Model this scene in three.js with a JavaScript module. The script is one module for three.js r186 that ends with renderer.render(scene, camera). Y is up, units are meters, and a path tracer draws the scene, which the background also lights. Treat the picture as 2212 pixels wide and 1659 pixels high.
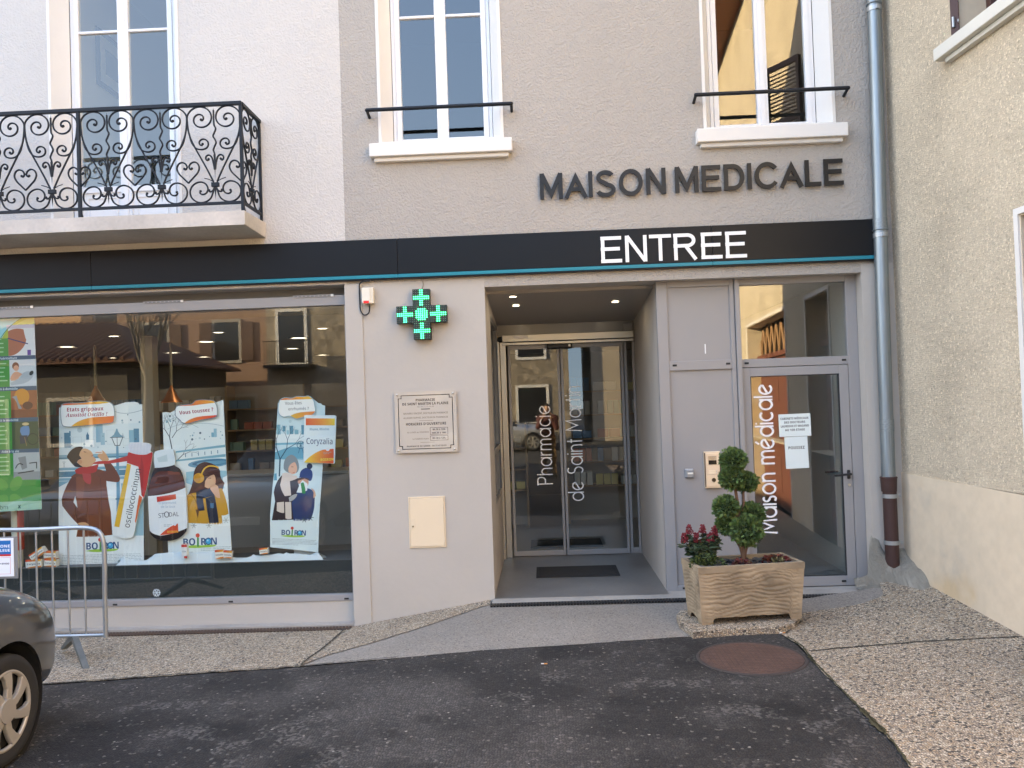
import * as THREE from 'three';
import { mergeGeometries } from 'three/addons/utils/BufferGeometryUtils.js';
import { RoundedBoxGeometry } from 'three/addons/geometries/RoundedBoxGeometry.js';
import { MarchingCubes } from 'three/addons/objects/MarchingCubes.js';
import { Brush, Evaluator, SUBTRACTION } from 'three-bvh-csg';

// ---------------------------------------------------------------- camera, sky, sun, exposure
const scene = new THREE.Scene();
const D2R = Math.PI / 180;
const camera = new THREE.PerspectiveCamera(2 * Math.atan(829.5 / 1805) / D2R, 4 / 3, 0.05, 400);
camera.rotation.order = 'YXZ';
camera.rotation.set(1.2 * D2R, 2.0 * D2R, -1.95 * D2R);
camera.position.set(0, 1.83, 7.8);
const renderer = new THREE.WebGLRenderer({ antialias: true });
renderer.toneMapping = THREE.LinearToneMapping;
renderer.toneMappingExposure = 7.4;
renderer.shadowMap.enabled = true;

// low evening sun behind the row of houses, shining on the house at the right of the yard
const sunAz = 18.5 * D2R, sunEl = 15 * D2R;
const sunDir = new THREE.Vector3(-Math.cos(sunAz) * Math.cos(sunEl), Math.sin(sunEl), -Math.sin(sunAz) * Math.cos(sunEl));
{
  const W = 512, H = 256, d = new Float32Array(W * H * 4);
  const hor = [0.285, 0.392, 0.455], zen = [0.056, 0.150, 0.35];
  for (let j = 0; j < H; j++) for (let i = 0; i < W; i++) {
    const el = ((j + 0.5) / H - 0.5) * Math.PI, az = ((i + 0.5) / W - 0.5) * 2 * Math.PI;
    const x = Math.cos(el) * Math.cos(az), y = Math.sin(el), z = Math.cos(el) * Math.sin(az);
    const t = Math.pow(Math.max(y, 0), 0.5);
    const g = Math.acos(Math.min(1, Math.max(-1, x * sunDir.x + y * sunDir.y + z * sunDir.z))) / D2R;
    const glow = 1.5 * Math.exp(-g / 20) + .35 * Math.exp(-g / 50);
    const k = 4 * (j * W + i);
    for (let c = 0; c < 3; c++) d[k + c] = hor[c] * (1 - t) + zen[c] * t + glow * [1, 0.82, 0.6][c];
    d[k + 3] = 1;
  }
  const sky = new THREE.DataTexture(d, W, H, THREE.RGBAFormat, THREE.FloatType);
  sky.mapping = THREE.EquirectangularReflectionMapping;
  sky.magFilter = sky.minFilter = THREE.LinearFilter; sky.wrapS = THREE.RepeatWrapping; sky.needsUpdate = true;
  scene.background = sky; scene.environment = sky;
}
const sun = new THREE.DirectionalLight(new THREE.Color().setRGB(1, 0.80, 0.47), 5);
sun.position.copy(sunDir).multiplyScalar(60);
sun.castShadow = true; sun.shadow.mapSize.set(2048, 2048);
Object.assign(sun.shadow.camera, { left: -40, right: 40, top: 30, bottom: -30, near: 1, far: 140 });
scene.add(sun); scene.add(sun.target);

// ---------------------------------------------------------------- helpers
let seed = 12345;
const rnd = () => { seed |= 0; seed = seed + 0x6D2B79F5 | 0; let t = Math.imul(seed ^ seed >>> 15, 1 | seed); t = t + Math.imul(t ^ t >>> 7, 61 | t) ^ t; return ((t ^ t >>> 14) >>> 0) / 4294967296; };
const rr = (a, b) => a + (b - a) * rnd();
const taken = new Map();
const numbered = n => { const k = taken.get(n) || 0; taken.set(n, k + 1); return k ? `${n}_${String(k).padStart(3, '0')}` : n; };
function tag(o, label, category, group) { o.userData.label = label; o.userData.category = category; if (group) o.userData.group = group; return o; }
function thing(name, label, category, [x, y, z] = [0, 0, 0], group) {
  const o = new THREE.Group(); o.name = numbered(name); o.position.set(x, y, z); scene.add(o); return tag(o, label, category, group);
}
function mesh(name, geo, mat, parent = scene) {
  const g = Array.isArray(geo) ? merge(geo) : geo;
  const m = new THREE.Mesh(g, mat); m.name = parent === scene ? numbered(name) : name; m.castShadow = m.receiveShadow = true; parent.add(m); return m;
}
function group(name, parent) { const o = new THREE.Group(); o.name = name; parent.add(o); return o; }
function structure(name, geo, mat) { const m = mesh(name, geo, mat); m.userData.kind = 'structure'; return m; }
function merge(list) {
  const a = list.map(g => { const n = g.index ? g.toNonIndexed() : g.clone(); for (const k of Object.keys(n.attributes)) if (!['position', 'normal', 'uv', 'color'].includes(k)) n.deleteAttribute(k); if (!n.attributes.normal) n.computeVertexNormals(); if (!n.attributes.uv) n.setAttribute('uv', new THREE.BufferAttribute(new Float32Array(n.attributes.position.count * 2), 2)); return n; });
  const col = a.some(g => g.attributes.color);
  if (col) for (const g of a) if (!g.attributes.color) g.setAttribute('color', new THREE.BufferAttribute(new Float32Array(g.attributes.position.count * 3).fill(1), 3));
  for (const g of a) g.clearGroups();
  return mergeGeometries(a, false);
}
// uv in metres from the dominant axis of each face
function muv(geo) {
  const g = geo.index ? geo.toNonIndexed() : geo; g.computeVertexNormals === undefined;
  const p = g.attributes.position, uv = new Float32Array(p.count * 2);
  const a = new THREE.Vector3(), b = new THREE.Vector3(), c = new THREE.Vector3();
  for (let i = 0; i < p.count; i += 3) {
    a.fromBufferAttribute(p, i); b.fromBufferAttribute(p, i + 1); c.fromBufferAttribute(p, i + 2);
    const n = b.clone().sub(a).cross(c.clone().sub(a)); const ax = Math.abs(n.x), ay = Math.abs(n.y), az = Math.abs(n.z);
    [a, b, c].forEach((v, k) => { const q = az >= ax && az >= ay ? [v.x, v.y] : ax >= ay ? [v.z, v.y] : [v.x, v.z]; uv[2 * (i + k)] = q[0]; uv[2 * (i + k) + 1] = q[1]; });
  }
  g.setAttribute('uv', new THREE.BufferAttribute(uv, 2)); return g;
}
const bx = (x0, x1, y0, y1, z0, z1) => muv(new THREE.BoxGeometry(Math.abs(x1 - x0), Math.abs(y1 - y0), Math.abs(z1 - z0)).translate((x0 + x1) / 2, (y0 + y1) / 2, (z0 + z1) / 2));
const rbx = (x0, x1, y0, y1, z0, z1, r = 0.005, s = 2) => muv(new RoundedBoxGeometry(Math.abs(x1 - x0), Math.abs(y1 - y0), Math.abs(z1 - z0), s, r).translate((x0 + x1) / 2, (y0 + y1) / 2, (z0 + z1) / 2));
const V = (x, y, z = 0) => new THREE.Vector3(x, y, z);
const tube = (pts, r, n = 24, m = 6, closed = false) => new THREE.TubeGeometry(new THREE.CatmullRomCurve3(pts, closed), n, r, m, closed);
const cyl = (r0, r1, h, n = 24) => new THREE.CylinderGeometry(r0, r1, h, n);
function rod(a, b, r, n = 10, r2 = r) {
  const d = b.clone().sub(a), g = new THREE.CylinderGeometry(r2, r, d.length(), n);
  return g.applyQuaternion(new THREE.Quaternion().setFromUnitVectors(V(0, 1, 0), d.clone().normalize())).translate((a.x + b.x) / 2, (a.y + b.y) / 2, (a.z + b.z) / 2);
}
function quad(a, b, c, d) { // corners in order, counter-clockwise seen from the front
  const g = new THREE.BufferGeometry(); g.setAttribute('position', new THREE.BufferAttribute(new Float32Array([a, b, c, a, c, d].flatMap(v => [v.x, v.y, v.z])), 3)); g.computeVertexNormals(); return muv(g);
}
function plane(x0, x1, y0, y1, z) { return new THREE.PlaneGeometry(x1 - x0, y1 - y0).translate((x0 + x1) / 2, (y0 + y1) / 2, z); }
function shape(pts) { const s = new THREE.Shape(); pts.forEach(([x, y], i) => i ? s.lineTo(x, y) : s.moveTo(x, y)); s.closePath(); return s; }
function slab(pts, holes, z0, z1) { // outline in x, y pushed from z0 to z1
  const s = shape(pts); for (const h of holes) s.holes.push(shape(h));
  return muv(new THREE.ExtrudeGeometry(s, { depth: z1 - z0, bevelEnabled: false }).translate(0, 0, z0));
}
const rect = (x0, x1, y0, y1) => [[x0, y0], [x1, y0], [x1, y1], [x0, y1]];
function frameGeo(x0, x1, y0, y1, w, z0, z1, r = 0.004) { // four mitred-looking rails
  return [rbx(x0, x0 + w, y0, y1, z0, z1, r), rbx(x1 - w, x1, y0, y1, z0, z1, r), rbx(x0 + w, x1 - w, y0, y0 + w, z0, z1 - .001, r), rbx(x0 + w, x1 - w, y1 - w, y1, z0, z1 - .001, r)];
}

// ---------------------------------------------------------------- noise and textures
function hash2(ix, iy, s) { let h = Math.imul(ix, 374761393) ^ Math.imul(iy, 668265263) ^ Math.imul(s, 1274126177); h = Math.imul(h ^ h >>> 13, 1274126177); return ((h ^ h >>> 16) >>> 0) / 4294967296; }
function vnoise(x, y, per, s) { const ix = Math.floor(x), iy = Math.floor(y), fx = x - ix, fy = y - iy, u = fx * fx * (3 - 2 * fx), v = fy * fy * (3 - 2 * fy), m = k => ((k % per) + per) % per; const a = hash2(m(ix), m(iy), s), b = hash2(m(ix + 1), m(iy), s), c = hash2(m(ix), m(iy + 1), s), d = hash2(m(ix + 1), m(iy + 1), s); return a + (b - a) * u + (c - a) * v + (a - b - c + d) * u * v; }
function fbm(u, v, base, oct, s) { let t = 0, w = 0, a = 1, f = base; for (let o = 0; o < oct; o++) { t += a * vnoise(u * f, v * f, f, s + o); w += a; a *= .5; f *= 2; } return t / w; }
function cells(n, s) { const N = n * n, px = new Float32Array(N), py = new Float32Array(N), pa = new Float32Array(N), pb = new Float32Array(N); for (let j = 0; j < n; j++) for (let i = 0; i < n; i++) { const k = j * n + i; px[k] = .1 + .8 * hash2(i, j, s); py[k] = .1 + .8 * hash2(i, j, s + 9); pa[k] = hash2(i, j, s + 5); pb[k] = hash2(i, j, s + 7); }
  const out = [0, 0, 0, 0]; // distance to the nearest and second nearest grain, two numbers of the grain
  return (u, v) => { const x = u * n, y = v * n, ix = Math.floor(x), iy = Math.floor(y), fx = x - ix, fy = y - iy; let d1 = 99, d2 = 99, id = 0; for (let b = -1; b <= 1; b++) { const jy = (iy + b + n + n) % n; for (let a = -1; a <= 1; a++) { const k = jy * n + (ix + a + n + n) % n, dx = px[k] + a - fx, dy = py[k] + b - fy, d = dx * dx + dy * dy; if (d < d1) { d2 = d1; d1 = d; id = k; } else if (d < d2) d2 = d; } } out[0] = Math.sqrt(d1); out[1] = Math.sqrt(d2); out[2] = pa[id]; out[3] = pb[id]; return out; }; }
const clamp = (x, a = 0, b = 1) => Math.min(b, Math.max(a, x));
const sm = (a, b, x) => { const t = clamp((x - a) / (b - a)); return t * t * (3 - 2 * t); };
function texture(n, fn, tile, srgb) { // fn(u, v) -> grey or [r, g, b], linear 0..1; tile in metres
  const d = new Uint8Array(n * n * 4), enc = x => Math.round(255 * (srgb ? (x <= .0031308 ? 12.92 * x : 1.055 * Math.pow(clamp(x), 1 / 2.4) - .055) : clamp(x)));
  for (let j = 0; j < n; j++) for (let i = 0; i < n; i++) { const c = fn((i + .5) / n, (j + .5) / n), k = 4 * (j * n + i); if (typeof c === 'number') d[k] = d[k + 1] = d[k + 2] = enc(c); else { d[k] = enc(c[0]); d[k + 1] = enc(c[1]); d[k + 2] = enc(c[2]); } d[k + 3] = 255; }
  const t = new THREE.DataTexture(d, n, n); t.wrapS = t.wrapT = THREE.RepeatWrapping; t.magFilter = THREE.LinearFilter; t.minFilter = THREE.LinearMipmapLinearFilter; t.generateMipmaps = true; t.repeat.set(1 / tile, 1 / tile);
  if (srgb) t.colorSpace = THREE.SRGBColorSpace; t.needsUpdate = true; return t;
}
const rgb = (r, g, b) => new THREE.Color().setRGB(r, g, b);
const std = (c, rough = .6, o = {}) => new THREE.MeshStandardMaterial({ color: Array.isArray(c) ? rgb(...c) : c, roughness: rough, ...o });
const phys = (c, o) => new THREE.MeshPhysicalMaterial({ color: Array.isArray(c) ? rgb(...c) : c, ...o });
const mulc = (c, k) => c.map(x => x * k);

const T = {};
T.stucco = texture(1024, (u, v) => { const a = fbm(u, v, 90, 3, 3), b = fbm(u, v, 22, 2, 8); return .6 * sm(.35, .75, a) + .4 * b; }, 1.2);
T.stuccoTone = texture(512, (u, v) => { const a = fbm(u, v, 4, 5, 21), b = fbm(u, v, 120, 2, 5); return .93 + .09 * (a - .5) + .05 * (b - .5); }, 2.7, true);
T.smoothTone = texture(512, (u, v) => { const a = fbm(u, v, 3, 6, 31); return .94 + .11 * (a - .5); }, 2.3, true);
T.smooth = texture(512, (u, v) => fbm(u, v, 8, 6, 41), 0.9);
{ const c = cells(70, 3), c2 = cells(120, 17);
  const at = (u, v) => { const w = .012 * (fbm(u, v, 16, 2, 2) - .5), q = c(u + w, v - w), q2 = c2(u, v); return [q, q2]; };
  T.rough = texture(1024, (u, v) => { const [q, q2] = at(u, v); return clamp(.55 * sm(.0, .45, q[1] - q[0]) * (.35 + .65 * q[2]) + .3 * sm(0, .5, q2[1] - q2[0]) * q2[2] + .25 * fbm(u, v, 12, 3, 6)); }, 1.25);
  T.roughTone = texture(1024, (u, v) => { const [q, q2] = at(u, v), k = .80 + .26 * (fbm(u, v, 3, 5, 4) - .5) + .24 * (q[3] > .84 ? sm(.0, .3, q[1] - q[0]) : 0) + .10 * (q2[3] - .5) - .13 * (q[3] < .04 ? 1 : 0) - .10 * (1 - sm(0, .12, q[1] - q[0])); return [k, k * .985, k * .965]; }, 1.25, true); }
{ const c = cells(74, 51), c2 = cells(150, 71);
  const pal = [[.62, .53, .41], [.50, .43, .34], [.70, .64, .54], [.40, .35, .29], [.30, .27, .24], [.56, .44, .31], [.10, .095, .09], [.80, .74, .63]];
  const f = (u, v) => { const w = .008 * (fbm(u, v, 20, 2, 2) - .5); return [c(u + w, v + w), c2(u, v)]; };
  T.pebble = texture(1024, (u, v) => { const [q, q2] = f(u, v), e = sm(.04, .20, q[1] - q[0]); const p = pal[Math.floor(q[2] * 8)], p2 = pal[Math.floor(q2[2] * 8)], g = .78 + .4 * fbm(u, v, 160, 2, 3), big = .82 + .36 * fbm(u, v, 4, 4, 9); const use = q[3] > .25 ? p : p2; const m = [.115, .10, .08]; return [0, 1, 2].map(k => (m[k] + (use[k] - m[k]) * e) * g * big); }, 1.1, true);
  T.pebbleH = texture(1024, (u, v) => { const [q] = f(u, v); return sm(0, .42, q[1] - q[0]) * (.55 + .45 * q[2]); }, 1.1); }
{ const c = cells(170, 91);
  T.ramp = texture(1024, (u, v) => { const q = c(u, v), b = .84 + .32 * fbm(u, v, 3, 5, 13); const s = q[2] > .93 ? 1.35 : q[2] < .12 ? .62 : 1; const k = b * (.84 + .3 * q[3] * .5 + .05) * s; return [.345 * k, .318 * k, .285 * k]; }, 1.6, true);
  T.rampH = texture(1024, (u, v) => { const q = c(u, v); return .5 + .5 * sm(0, .5, q[1] - q[0]); }, 1.6); }
{ const c = cells(200, 111), c3 = cells(40, 131);
  T.asphalt = texture(1024, (u, v) => { const q = c(u, v), b = fbm(u, v, 4, 6, 23), b2 = fbm(u, v, 10, 5, 77), e = sm(.02, .3, q[1] - q[0]);
    let k = .030 + .048 * sm(.35, .7, b) + .024 * sm(.4, .7, b2); k *= .28 + 1.02 * e * (.45 + 1.0 * q[3]);
    let col = [k * 1.05, k * 1.0, k * .95];
    const worn = sm(.60, .68, fbm(u, v, 14, 5, 63)) * sm(.45, .62, fbm(u, v, 3, 3, 15));
    if (q[2] > .965) { const s = .09 + .15 * q[3]; col = [s, s * .96, s * .88]; }
    if (worn > .2 && q[2] > .5) { const s = .11 + .10 * q[3]; col = col.map((x, i) => x + (s * [1, .97, .92][i] - x) * worn * .8); }
    const tar = sm(.66, .74, fbm(u, v, 7, 5, 87)); col = col.map(x => x * (1 - .45 * tar));
    const q3 = c3(u, v); if (q3[0] < .045 + .06 * q3[3] && q3[2] > .93) col = [.48, .46, .42];
    return col; }, 3.3, true);
  T.asphaltH = texture(1024, (u, v) => { const q = c(u, v); return .7 * sm(0, .4, q[1] - q[0]) * (.4 + .6 * q[2]) + .3 * fbm(u, v, 30, 3, 3); }, 3.3); }
T.concrete = texture(512, (u, v) => { const a = fbm(u, v, 4, 6, 61), b = fbm(u, v, 60, 2, 62); const k = .8 + .36 * (a - .5) + .12 * (b - .5); return [k, k * .985, k * .96]; }, 1.4, true);
T.rust = texture(512, (u, v) => { const a = fbm(u, v, 5, 6, 71), b = fbm(u, v, 40, 3, 72), k = .55 + .5 * a * (.5 + b); return [.19 * k + .05 * b, .115 * k + .035 * b, .085 * k + .03 * b]; }, .7, true);
T.zinc = texture(512, (u, v) => { const a = fbm(u, v, 6, 6, 81), b = fbm(u, v, 24, 4, 82); return .35 + .75 * (a - .5) + .3 * (b - .5); }, .5);
T.zincC = texture(512, (u, v) => { const a = fbm(u, v, 8, 5, 85), k = .8 + .45 * (a - .5); return [k * .96, k, k * 1.03]; }, .4, true);
T.stoneC = texture(512, (u, v) => { const a = fbm(u, v, 6, 5, 91), b = fbm(u, v, 3, 4, 97), k = .62 + .55 * (a - .5) + .45 * (b - .5); return [.60 * k, .49 * k, .345 * k]; }, .8, true);

const M = {};
M.grey = std([.44, .405, .36], .92, { map: T.stuccoTone, bumpMap: T.stucco, bumpScale: .006 });
M.pale = std([.63, .595, .55], .92, { map: T.stuccoTone, bumpMap: T.stucco, bumpScale: .004 });
M.pillar = std([.50, .46, .405], .9, { map: T.smoothTone, bumpMap: T.smooth, bumpScale: .003 });
M.white = std([.80, .77, .72], .75, { map: T.smoothTone });
M.frame = std([.80, .79, .78], .35);
M.beige = std([.80, .69, .515], .95, { map: T.roughTone, bumpMap: T.rough, bumpScale: .012 });
T.stain = texture(512, (u, v) => { const a = fbm(u, v, 3, 6, 141), b = fbm(u, v, 5, 6, 151), c = fbm(u, v, 30, 3, 161), st = sm(.55, .72, a), g = sm(.58, .75, b); const k = .90 + .12 * (c - .5); return [k * (1 - .04 * st - .14 * g), k * (1 - .12 * st - .12 * g), k * (1 - .26 * st - .08 * g)]; }, 2.1, true);
M.plinth = std([.74, .62, .455], .9, { map: T.stain, bumpMap: T.smooth, bumpScale: .004 });
M.pebble = std([.96, .90, .80], .85, { map: T.pebble, bumpMap: T.pebbleH, bumpScale: .008 });
M.ramp = std([.76, .735, .69], .85, { map: T.ramp, bumpMap: T.rampH, bumpScale: .0015 });
M.asphalt = std([.66, .62, .575], .88, { map: T.asphalt, bumpMap: T.asphaltH, bumpScale: .010 });
M.floor = std([.20, .19, .175], .35, { map: T.concrete });
M.step = std([.46, .43, .385], .8, { map: T.concrete, bumpMap: T.smooth, bumpScale: .003 });
M.alu = std([.30, .29, .285], .42, { metalness: 0 });
M.aluDark = std([.17, .17, .17], .4);
M.steel = std([.62, .60, .55], .3, { metalness: 1 });
M.iron = phys([.009, .012, .017], { roughness: .5, specularIntensity: .6 });
M.black = std([.012, .012, .013], .5);
M.rubber = std([.02, .02, .02], .8);
M.fascia = phys([.008, .0095, .012], { roughness: .34, specularIntensity: .38 });
M.teal = std([.004, .20, .27], .4);
M.signWhite = std([.86, .86, .85], .4);
M.letter = phys([.016, .0155, .0155], { roughness: .36, specularIntensity: .6 });
const glassOf = (ior, tint = [1, 1, 1]) => phys(tint, { transmission: 1, thickness: 0, roughness: 0, ior });
M.glass = glassOf(2.1, [.92, .97, .97]);
M.shopGlass = glassOf(1.9, [.86, .90, .88]);
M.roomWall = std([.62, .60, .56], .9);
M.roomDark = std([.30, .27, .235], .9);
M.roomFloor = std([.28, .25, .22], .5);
M.zinc = std([.36, .395, .41], .48, { metalness: .85, map: T.zincC, roughnessMap: null });
M.castIron = std([.060, .026, .022], .55, { map: T.concrete });
M.galv = std([.55, .56, .56], .45, { metalness: .8, map: T.zincC });

// ---------------------------------------------------------------- ground
const hf = x => x < -1.85 ? -.235 : x < -.55 ? -.235 + (x + 1.85) / 1.3 * .22 : -.015;
const ha = x => -.02 + .036 * clamp(x + .5, -6, 0);
function gh(x, z) { const t = clamp(z / (1.4 - .09 * x)); let y = hf(x) * (1 - t) + ha(x) * t; if (x > 2.2) y += Math.min((x - 2.2) / 1.2, 1) * Math.max(0, .17 - .085 * Math.max(z, 0)); return y; }
const wallX = z => 3.28 + .076 * z;
function along(pts, n) { // n + 1 points spread along a polyline
  const L = [0]; for (let i = 1; i < pts.length; i++) L.push(L[i - 1] + Math.hypot(pts[i][0] - pts[i - 1][0], pts[i][1] - pts[i - 1][1]));
  const out = []; for (let k = 0; k <= n; k++) { const s = L[L.length - 1] * k / n; let i = 1; while (i < L.length - 1 && L[i] < s) i++; const t = (s - L[i - 1]) / Math.max(1e-9, L[i] - L[i - 1]); out.push([pts[i - 1][0] + (pts[i][0] - pts[i - 1][0]) * t, pts[i - 1][1] + (pts[i][1] - pts[i - 1][1]) * t]); } return out;
}
function sheet(A, B, n, m, off, jitA = 0, jitB = 0) { // ground sheet between two lines in x, z
  const a = along(A, n), b = along(B, n), pos = [], uv = [], idx = [];
  for (let i = 0; i <= n; i++) for (let j = 0; j <= m; j++) { const t = j / m; let x = a[i][0] * (1 - t) + b[i][0] * t, z = a[i][1] * (1 - t) + b[i][1] * t;
    const w = (j === 0 ? jitA : j === m ? jitB : 0); if (w) { x += w * (hash2(i, j, 5) - .5); z += w * (hash2(i, j, 6) - .5); }
    pos.push(x, gh(x, z) + off, z); uv.push(x, z); }
  for (let i = 0; i < n; i++) for (let j = 0; j < m; j++) { const p = i * (m + 1) + j; idx.push(p, p + 1, p + m + 1, p + 1, p + m + 2, p + m + 1); }
  const g = new THREE.BufferGeometry(); g.setAttribute('position', new THREE.BufferAttribute(new Float32Array(pos), 3)); g.setAttribute('uv', new THREE.BufferAttribute(new Float32Array(uv), 2)); g.setIndex(idx); g.computeVertexNormals(); return g;
}
{ const g = new THREE.PlaneGeometry(400, 400).rotateX(-Math.PI / 2).translate(0, -.62, 0); const uv = g.attributes.uv; for (let i = 0; i < uv.count; i++) uv.setXY(i, uv.getX(i) * 400, uv.getY(i) * 400); structure('ground', g, M.asphalt); }
const edgeL = [[-16, 1.95], [-9, 1.9], [-4.05, 1.755], [-2.93, 1.708], [-1.804, 1.671], [-1.13, 1.603], [-.48, 1.535], [.18, 1.447], [.82, 1.342], [1.09, 1.30], [1.464, 1.286], [1.76, 1.277]];
const edgeR = [[1.76, 1.277], [1.785, 1.40], [1.823, 1.63], [1.79, 1.98], [1.786, 2.343], [1.778, 2.9], [1.776, 3.26], [1.735, 3.63], [1.7, 5], [1.7, 11]];
structure('asphalt_road', sheet([...edgeL.slice(0, -1), [1.80, 1.27]], [[-16, 60], [1.80, 60]].reverse().reverse(), 90, 60, 0), M.asphalt);
structure('street', sheet([[1.79, 11], [40, 11]], [[1.79, 60], [40, 60]], 12, 12, -.006), M.asphalt);
structure('pebble_pavement', sheet([[-16, -.2], [-1.83, -.2]], [[-16, 1.95], [-9, 1.9], [-4.05, 1.755], [-2.93, 1.708], [-1.835, 1.671]], 150, 16, .005, 0, .03), M.pebble);
structure('pebble_wedge', sheet([[-1.84, -.1], [-1.55, -.06], [-1.2, -.04], [-.85, -.04], [-.535, -.05]], [[-1.83, 1.671], [-1.715, 1.36], [-1.536, 1.144], [-1.268, .83], [-.931, .492], [-.669, .234], [-.535, .165]], 50, 10, .008, 0, .02), M.pebble);
structure('entrance_ramp', sheet([[-.78, .04], [-.5, .2], [0, .24], [1, .25], [3.02, .26]], [[-1.96, 1.66], [-1.13, 1.60], [-.48, 1.532], [.18, 1.444], [.82, 1.339], [1.09, 1.297], [1.464, 1.283], [1.76, 1.274], [2.6, 1.27]], 70, 14, .002, 0, .008), M.ramp);
structure('corner_pavement', sheet([[2.98, .16], [2.86, .5], [2.6, .66], [2.14, .70], [1.97, 1.0], ...edgeR], [[3.28, -.02], [wallX(.2), .2], [wallX(.5), .5], [wallX(1), 1], [wallX(2), 2], [wallX(3.6), 3.6], [wallX(5), 5], [wallX(11), 11]], 130, 12, .009, .025, 0), M.pebble);
// joints in the pebble concrete, filled with dirt
const dirt = std([.07, .062, .045], .95, { map: T.concrete });
function joint(pts, w, n) { const a = along(pts, n), L = [], R = []; for (let i = 0; i <= n; i++) { const d = i < n ? [a[i + 1][0] - a[i][0], a[i + 1][1] - a[i][1]] : [a[i][0] - a[i - 1][0], a[i][1] - a[i - 1][1]], l = Math.hypot(...d), ww = w * (.4 + .9 * hash2(i, 3, 8)), ox = (hash2(i, 1, 4) - .5) * w, oz = (hash2(i, 2, 4) - .5) * w; L.push([a[i][0] + ox - d[1] / l * ww, a[i][1] + oz + d[0] / l * ww]); R.push([a[i][0] + ox + d[1] / l * ww, a[i][1] + oz - d[0] / l * ww]); }
  return sheet(L, R, n, 1, .012); }
structure('pavement_joint', joint([[-1.84, 1.66], [-1.84, 1.1], [-1.86, .6], [-1.89, .12]], .010, 60), dirt);
structure('pavement_joint', joint([[1.83, 1.765], [2.23, 1.684], [2.7, 1.645], [3.38, 1.642]], .012, 70), dirt);
structure('pavement_joint', joint([[1.80, 1.31], [1.92, 1.12], [2.02, .98]], .012, 30), dirt);
{ // moss and earth along the ragged asphalt edge
  const moss = std([.075, .068, .032], 1, { map: T.concrete }); const g = [];
  for (const [i0, i1] of [[0, 1]]) g.push(joint(edgeR.slice(1, 8), .0075, 120), joint([[1.778, 2.86], [1.777, 3.05], [1.776, 3.22]], .02, 14), joint([[1.80, 1.86], [1.79, 2.0]], .016, 8)); structure('moss_line', g, moss);
  structure('moss_line', joint(edgeL.slice(2, 6), .008, 90), dirt);
}

// ---------------------------------------------------------------- the medical house
const house = thing('medical_house', 'grey and off-white rendered house with pharmacy shop front and first floor windows', 'building');
// upper windows: [x0, x1] of the opening in the wall face, y0
const WIN = { m: { x0: -1.425, x1: -.297, y0: 4.31 }, r: { x0: 1.622, x1: 2.785, y0: 4.31 }, b: { x0: -4.60, x1: -3.375, y0: 3.60 } };
const WTOP = 6.45;
mesh('wall', slab([[-1.80, 2.99], [-.50, 2.99], [-.50, 2.915], [2.985, 2.915], [2.985, 2.99], [3.28, 2.99], [3.28, 8.6], [-1.80, 8.6]], [rect(WIN.m.x0, WIN.m.x1, WIN.m.y0, WTOP), rect(WIN.r.x0, WIN.r.x1, WIN.r.y0, WTOP)], -.40, 0), M.grey, house).userData.label = 'grey roughcast wall';
mesh('wall', slab([[-9, 2.99], [-1.80, 2.99], [-1.80, 8.6], [-9, 8.6]], [rect(WIN.b.x0, WIN.b.x1, WIN.b.y0, WTOP)], -.40, .001), M.pale, house).userData.label = 'off-white rendered wall';
mesh('pillar', [bx(-1.82, -.50, -.45, 2.99, -.40, 0), rbx(-1.822, -1.655, -.45, 2.985, -.02, .013, .006)], M.pillar, house);
mesh('corner_pillar', [bx(2.985, 3.28, -.3, 2.99, -.40, 0)], M.pillar, house);
mesh('shop_pier', bx(-9, -8.5, -.45, 2.99, -.4, 0), M.pillar, house);
mesh('shop_plinth', bx(-8.5, -1.82, -.24, .0, -.40, -.095), M.pillar, house);
mesh('plinth_footing', bx(-8.5, -1.822, -.45, -.195, -.3, .02), M.step, house);
mesh('side_wall', [bx(-9.3, -9, -.5, 8.6, -9, 0), bx(-9.3, 3.28, -.5, 8.6, -9.3, -9), bx(3.28, 3.6, -.5, 8.6, -9, -.5)], M.pale, house);
mesh('roof', [muv(new THREE.ExtrudeGeometry(shape([[-9.9, 8.6], [.5, 8.6], [-4.7, 10.6]]), { depth: 13.2, bevelEnabled: false })  .rotateY(-Math.PI / 2).translate(3.7, 0, 0))], std([.28, .12, .075], .85), house);
// room shells behind the openings
const shell = (name, x0, x1, y0, y1, z0, z1, mat) => structure(name, [bx(x0, x1, y0, y0 + .04, z0, z1), bx(x0, x1, y1, y1 + .04, z0, z1), bx(x0 - .04, x0, y0, y1, z0, z1), bx(x1, x1 + .04, y0, y1, z0, z1), bx(x0, x1, y0, y1, z0 - .04, z0)], mat);
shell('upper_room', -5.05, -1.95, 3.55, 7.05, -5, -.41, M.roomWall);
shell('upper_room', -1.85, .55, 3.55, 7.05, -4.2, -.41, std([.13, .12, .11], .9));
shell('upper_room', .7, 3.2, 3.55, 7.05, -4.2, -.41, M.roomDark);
{ const f = thing('picture_frame', 'framed picture on the wall inside the room behind the balcony', 'picture', [-5.04, 6.02, -2.05]);
  mesh('frame', [rbx(0, .03, -.34, .34, -.40, -.34), rbx(0, .03, -.34, .34, .34, .40), rbx(0, .03, .28, .34, -.34, .34), rbx(0, .03, -.34, -.28, -.34, .34)], std([.03, .04, .07], .4), f);
  mesh('mount', bx(0, .015, -.28, .28, -.34, .34), std([.6, .6, .6], .8), f); mesh('print', bx(.015, .018, -.15, .15, -.2, .2), std([.12, .14, .2], .7), f); }
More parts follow.
